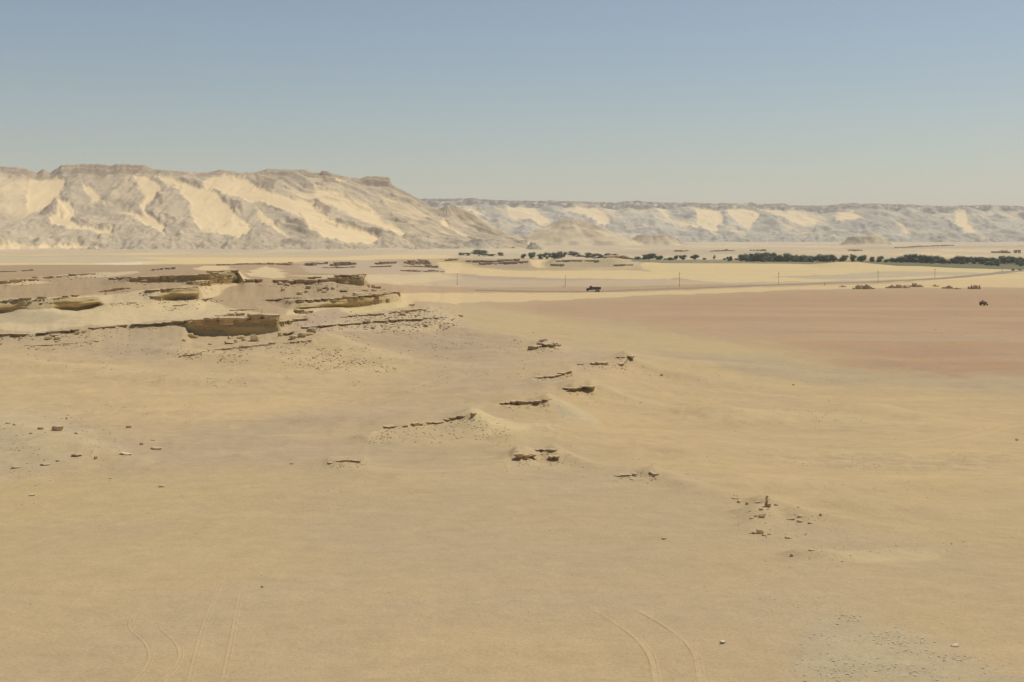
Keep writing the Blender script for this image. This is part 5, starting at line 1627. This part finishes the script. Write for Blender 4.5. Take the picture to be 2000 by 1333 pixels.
def boxm(V, Fc, c, s):
    k = len(V)
    for dx in (-.5, .5):
        for dy in (-.5, .5):
            for dz in (-.5, .5):
                V.append((c[0] + dx * s[0], c[1] + dy * s[1], c[2] + dz * s[2]))
    for f in ((0, 1, 3, 2), (4, 6, 7, 5), (0, 4, 5, 1), (2, 3, 7, 6), (0, 2, 6, 4), (1, 5, 7, 3)):
        Fc.append(tuple(k + i for i in f))


def part(name, fn, mat, parent, smooth=False):
    V, Fc = [], []
    fn(V, Fc)
    return mesh_from(name, V, Fc, mat, smooth, parent)


POLES = [(893, 561, 533, 'leftmost power pole on the plain'), (1104, 561, 537, 'power pole just left of the truck'), (1327, 562, 532, 'power pole with a pale base at the middle of the plain'),
         (1521, 556, 532, 'power pole in front of the wide dune'), (1715, 552.5, 529, 'power pole left of the brown heaps, below the dune crest'), (1826, 545.5, 525, 'second power pole from the right'),
         (1957, 535.5, 525, 'rightmost and most distant power pole')]
for u_, vb, vt, lab in POLES:
    y = HC * F / (vb - VH) + 6
    p = ground_at(u_, y)
    H = HC - (vt - VH) * y / F - p.z
    root = empty('power_pole', p)
    tag(root, lab, 'power pole', 'power poles along the road')
    part('post', lambda V, Fc: tube(V, Fc, (0, 0, -.5), (0, 0, H), .17, .11), M_pole, root)
    part('crossarm', lambda V, Fc: boxm(V, Fc, (0, -.17, H - 1.2), (.22, 2.6, .2)), M_metal, root)
    for dy in (-1.15, 0.0, 1.1):
        part('insulator', lambda V, Fc: tube(V, Fc, (0, dy - .17 + .02, H - 1.1), (0, dy - .17 + .02, H - .68), .09, .05, 6), M_metal, root)
    part('footing', lambda V, Fc: tube(V, Fc, (0, 0, -.4), (0, 0, .45), .55, .42), M_white_stone, root)
p = unproject(1611, 558)
root = empty('marker_post', p)
tag(root, 'tiny dark marker post beside the road between two power poles', 'post')
part('post', lambda V, Fc: tube(V, Fc, (0, 0, -.3), (0, 0, 1.5), .25, .2), M_pole, root)
part('cap', lambda V, Fc: boxm(V, Fc, (0, 0, 1.6), (.6, .6, .25)), M_pole, root)

# ------------------------------------------------------------------ the truck on the road
M_truck = plain_material('dusty_dark_paint', (0.075, 0.05, 0.035), .6, .2, .8, .3)
M_tyre = plain_material('dusty_tyre_rubber', (0.075, 0.06, 0.045), .9)
M_glass = plain_material('dark_glass', (0.04, 0.045, 0.05), .15, .05, 1, .5)
M_rim = plain_material('rusty_wheel_steel', (0.14, 0.09, 0.06), .7)
M_wood = plain_material('dark_stake_wood', (0.11, 0.07, 0.045), .85)


def wheel(parent, x, y, r, wd):
    w = part('wheel', lambda V, Fc: None, M_tyre, parent) if False else None
    V, Fc = [], []
    n = 18
    prof = [(-.5, .72), (-.5, .92), (-.32, 1.0), (.32, 1.0), (.5, .92), (.5, .72)]
    for i in range(n):
        a = 2 * math.pi * i / n
        for o_, rr in prof:
            V.append((math.cos(a) * rr * r, o_ * wd, math.sin(a) * rr * r))
    m_ = len(prof)
    for i in range(n):
        j = (i + 1) % n
        for k in range(m_):
            k2 = (k + 1) % m_
            Fc.append((i * m_ + k, j * m_ + k, j * m_ + k2, i * m_ + k2))
    w = mesh_from('wheel', V, Fc, M_tyre, False, parent)
    w.location = (x, y, r)
    part('rim', lambda V, Fc: tube(V, Fc, (0, -wd * .35, 0), (0, wd * .35, 0), r * .73, r * .73, 14), M_rim, w)
    return w


def profile(V, Fc, pts, y0, y1):
    k = len(V); n = len(pts)
    for y in (y0, y1):
        for x, z in pts: V.append((x, y, z))
    Fc.append(tuple(range(k, k + n))); Fc.append(tuple(reversed(range(k + n, k + 2 * n))))
    for i in range(n):
        j = (i + 1) % n
        Fc.append((k + i, k + n + i, k + n + j, k + j))


ty = HC * F / (571.0 - VH)
p = ground_at(1159, ty)
truck = empty('truck', p + Vector((0, 0, .5)))
tag(truck, 'dark brown lorry with a hood and stake bed on the desert road', 'truck')
part('chassis', lambda V, Fc: boxm(V, Fc, (0.1, 0, .85), (8.2, .9, .28)), M_truck, truck)
part('hood', lambda V, Fc: profile(V, Fc, [(-4.3, .75), (-4.3, 1.55), (-4.0, 1.85), (-2.7, 2.05), (-2.7, .75)], -.85, .85), M_truck, truck)
cab = part('cab', lambda V, Fc: profile(V, Fc, [(-2.7, .8), (-2.7, 2.05), (-2.25, 3.1), (-1.95, 3.25), (-.95, 3.25), (-.8, 3.1), (-.8, .8)], -1.1, 1.1), M_truck, truck)
for sy in (-1, 1):
    part('window', lambda V, Fc: profile(V, Fc, [(-2.3, 2.15), (-2.0, 2.95), (-1.15, 2.95), (-1.15, 2.15)], sy * 1.11 - .01, sy * 1.11 + .01), M_glass, cab)
    part('fender', lambda V, Fc: profile(V, Fc, [(-4.35, .9), (-4.1, 1.25), (-3.2, 1.3), (-2.8, .95), (-2.8, .8), (-4.35, .8)], sy * 1.0 - .2, sy * 1.0 + .2), M_truck, truck)
    part('headlight', lambda V, Fc: tube(V, Fc, (-4.42, sy * .85, 1.3), (-4.2, sy * .85, 1.3), .14, .14), M_glass, truck)
part('windscreen', lambda V, Fc: profile(V, Fc, [(-2.70, 2.12), (-2.33, 2.98), (-2.31, 2.97), (-2.68, 2.11)], -.95, .95), M_glass, cab)
part('bumper', lambda V, Fc: boxm(V, Fc, (-4.5, 0, .75), (.2, 2.3, .3)), M_metal, truck)
part('bed', lambda V, Fc: boxm(V, Fc, (1.95, 0, 1.3), (5.2, 2.4, .22)), M_wood, truck)
for sy in (-1, 1):
    for x in np.linspace(-.5, 4.4, 7):
        part('stake', lambda V, Fc: boxm(V, Fc, (x, sy * 1.17, 2.0), (.14, .1, 1.25)), M_wood, truck)
    for z in (1.65, 2.05, 2.5):
        part('rail', lambda V, Fc: boxm(V, Fc, (1.95, sy * 1.25, z), (5.3, .07, .24)), M_wood, truck)
part('headboard', lambda V, Fc: boxm(V, Fc, (-.72, 0, 2.05), (.1, 2.5, 1.5)), M_wood, truck)
part('tailboard', lambda V, Fc: boxm(V, Fc, (4.62, 0, 1.95), (.1, 2.5, 1.1)), M_wood, truck)
part('cargo', lambda V, Fc: profile(V, Fc, [(-.3, 1.42), (-.2, 2.2), (.8, 2.6), (2.0, 2.4), (3.3, 2.65), (4.2, 2.2), (4.4, 1.42)], -1.0, 1.0), M_wood, truck)
for x in (-3.55, 1.9, 3.2):
    for sy in (-1, 1):
        wheel(truck, x, sy * 1.02, .52, .34)

# ------------------------------------------------------------------ the small vehicle on the pink plain
p = unproject(1920.5, 597)
veh = empty('tractor', p)
tag(veh, 'small dark red tractor with a driver coming over the pink plain', 'tractor')
veh.rotation_euler.z = math.radians(12)
veh.scale = (1.2, 1.2, 1.2)
M_red = plain_material('dusty_red_paint', (0.30, 0.13, 0.09), .6, .2, 1, .3)
# nose towards -Y
part('hood', lambda V, Fc: boxm(V, Fc, (0, -1.2, 1.15), (.62, 1.7, .75)), M_red, veh)
part('grille', lambda V, Fc: boxm(V, Fc, (0, -2.07, 1.12), (.5, .05, .6)), M_metal, veh)
for sx in (-1, 1):
    part('headlight', lambda V, Fc: tube(V, Fc, (sx * .22, -2.13, 1.35), (sx * .22, -2.02, 1.35), .09, .09), M_glass, veh)
    f_ = part('fender', lambda V, Fc: [boxm(V, Fc, (sx * .85, .55, 1.62), (.45, 1.1, .08)), boxm(V, Fc, (sx * .85, .02, 1.4), (.45, .08, .45))], M_red, veh)
    wr = wheel(veh, 0, 0, .78, .42); wr.rotation_euler.z = math.pi / 2; wr.location = (sx * .88, .55, .78)
    wf = wheel(veh, 0, 0, .42, .26); wf.rotation_euler.z = math.pi / 2; wf.location = (sx * .72, -1.65, .42)
part('axle', lambda V, Fc: [tube(V, Fc, (-.9, .55, .78), (.9, .55, .78), .1, .1), tube(V, Fc, (-.75, -1.65, .45), (.75, -1.65, .45), .07, .07)], M_metal, veh)
part('gearbox', lambda V, Fc: boxm(V, Fc, (0, .2, .85), (.55, 1.5, .6)), M_metal, veh)
part('seat', lambda V, Fc: [boxm(V, Fc, (0, .55, 1.38), (.5, .45, .1)), boxm(V, Fc, (0, .8, 1.6), (.5, .08, .4))], M_tyre, veh)
part('steering_wheel', lambda V, Fc: [tube(V, Fc, (0, -.35, 1.5), (0, .02, 1.85), .03, .03), tube(V, Fc, (0, .0, 1.84), (0, .03, 1.87), .22, .22, 12)], M_metal, veh)
part('exhaust', lambda V, Fc: tube(V, Fc, (.18, -1.2, 1.5), (.18, -1.2, 2.3), .05, .05), M_metal, veh)
M_cloth = plain_material('brown_robe', (0.26, 0.15, 0.12), .9)
M_skin = plain_material('tanned_skin', (0.22, 0.12, 0.075), .6)
M_scarf = plain_material('pale_headscarf', (0.35, 0.26, 0.22), .9)


def person_on(parent_loc, rz):
    """seated driver, one continuous skinned body"""
    vs_ = [(0, .5, 1.5), (0, .5, 1.75), (0, .47, 2.0), (0, .45, 2.15), (0, .42, 2.32),            # pelvis .. head
           (-.2, .45, 2.02), (-.3, .22, 1.8), (-.16, -.02, 1.88), (.2, .45, 2.02), (.3, .22, 1.8), (.16, -.02, 1.88),
           (-.12, .45, 1.47), (-.2, .0, 1.5), (-.2, -.1, 1.08), (-.2, -.28, 1.02), (.12, .45, 1.47), (.2, .0, 1.5), (.2, -.1, 1.08), (.2, -.28, 1.02)]
    es = [(0, 1), (1, 2), (2, 3), (3, 4), (2, 5), (5, 6), (6, 7), (2, 8), (8, 9), (9, 10), (0, 11), (11, 12), (12, 13), (13, 14), (0, 15), (15, 16), (16, 17), (17, 18)]
    rad = [.17, .17, .17, .06, .10, .075, .055, .045, .075, .055, .045, .10, .085, .065, .05, .10, .085, .065, .05]
    me = bpy.data.meshes.new('person')
    me.from_pydata(vs_, es, [])
    o = bpy.data.objects.new('person', me)
    COL.objects.link(o)
    o.modifiers.new('skin', 'SKIN')
    for i, sv_ in enumerate(me.skin_vertices[0].data):
        sv_.radius = (rad[i], rad[i])
    me.skin_vertices[0].data[0].use_root = True
    s = o.modifiers.new('sub', 'SUBSURF'); s.levels = 1; s.render_levels = 2
    me.materials.append(M_cloth)
    o.location = parent_loc; o.rotation_euler.z = rz; o.scale = (1.2, 1.2, 1.2)
    tag(o, 'driver in a brown robe and pale headscarf seated on the tractor', 'person')
    sc = part('headscarf', lambda V, Fc: [tube(V, Fc, (0, .43, 2.30), (0, .43, 2.44), .135, .07, 12), tube(V, Fc, (0, .47, 2.12), (0, .44, 2.31), .15, .135, 12)], M_scarf, o)
    part('face', lambda V, Fc: [tube(V, Fc, (0, .31, 2.2), (0, .31, 2.34), .075, .07, 10), tube(V, Fc, (0, .225, 2.25), (0, .245, 2.30), .018, .01, 6)], M_skin, o)
    return o


person_on(p, veh.rotation_euler.z)

# ------------------------------------------------------------------ haze
hm, hnt, hb = new_mat('desert_haze')
hnt.nodes.remove(hb)
pv = N(hnt, 'ShaderNodeVolumePrincipled')
pv.inputs['Color'].default_value = (0.95, 0.96, 0.96, 1)
pv.inputs['Density'].default_value = 6.5e-5
pv.inputs['Anisotropy'].default_value = 0.0
hnt.links.new(pv.outputs[0], hnt.nodes['Material Output'].inputs['Volume'])
V, Fc = [], []
boxm(V, Fc, (0, 4600, 175), (16000, 9400, 390))
haze = mesh_from('haze', V, Fc, hm)
tag(haze, 'pale dusty haze in the air', None, None, 'stuff')
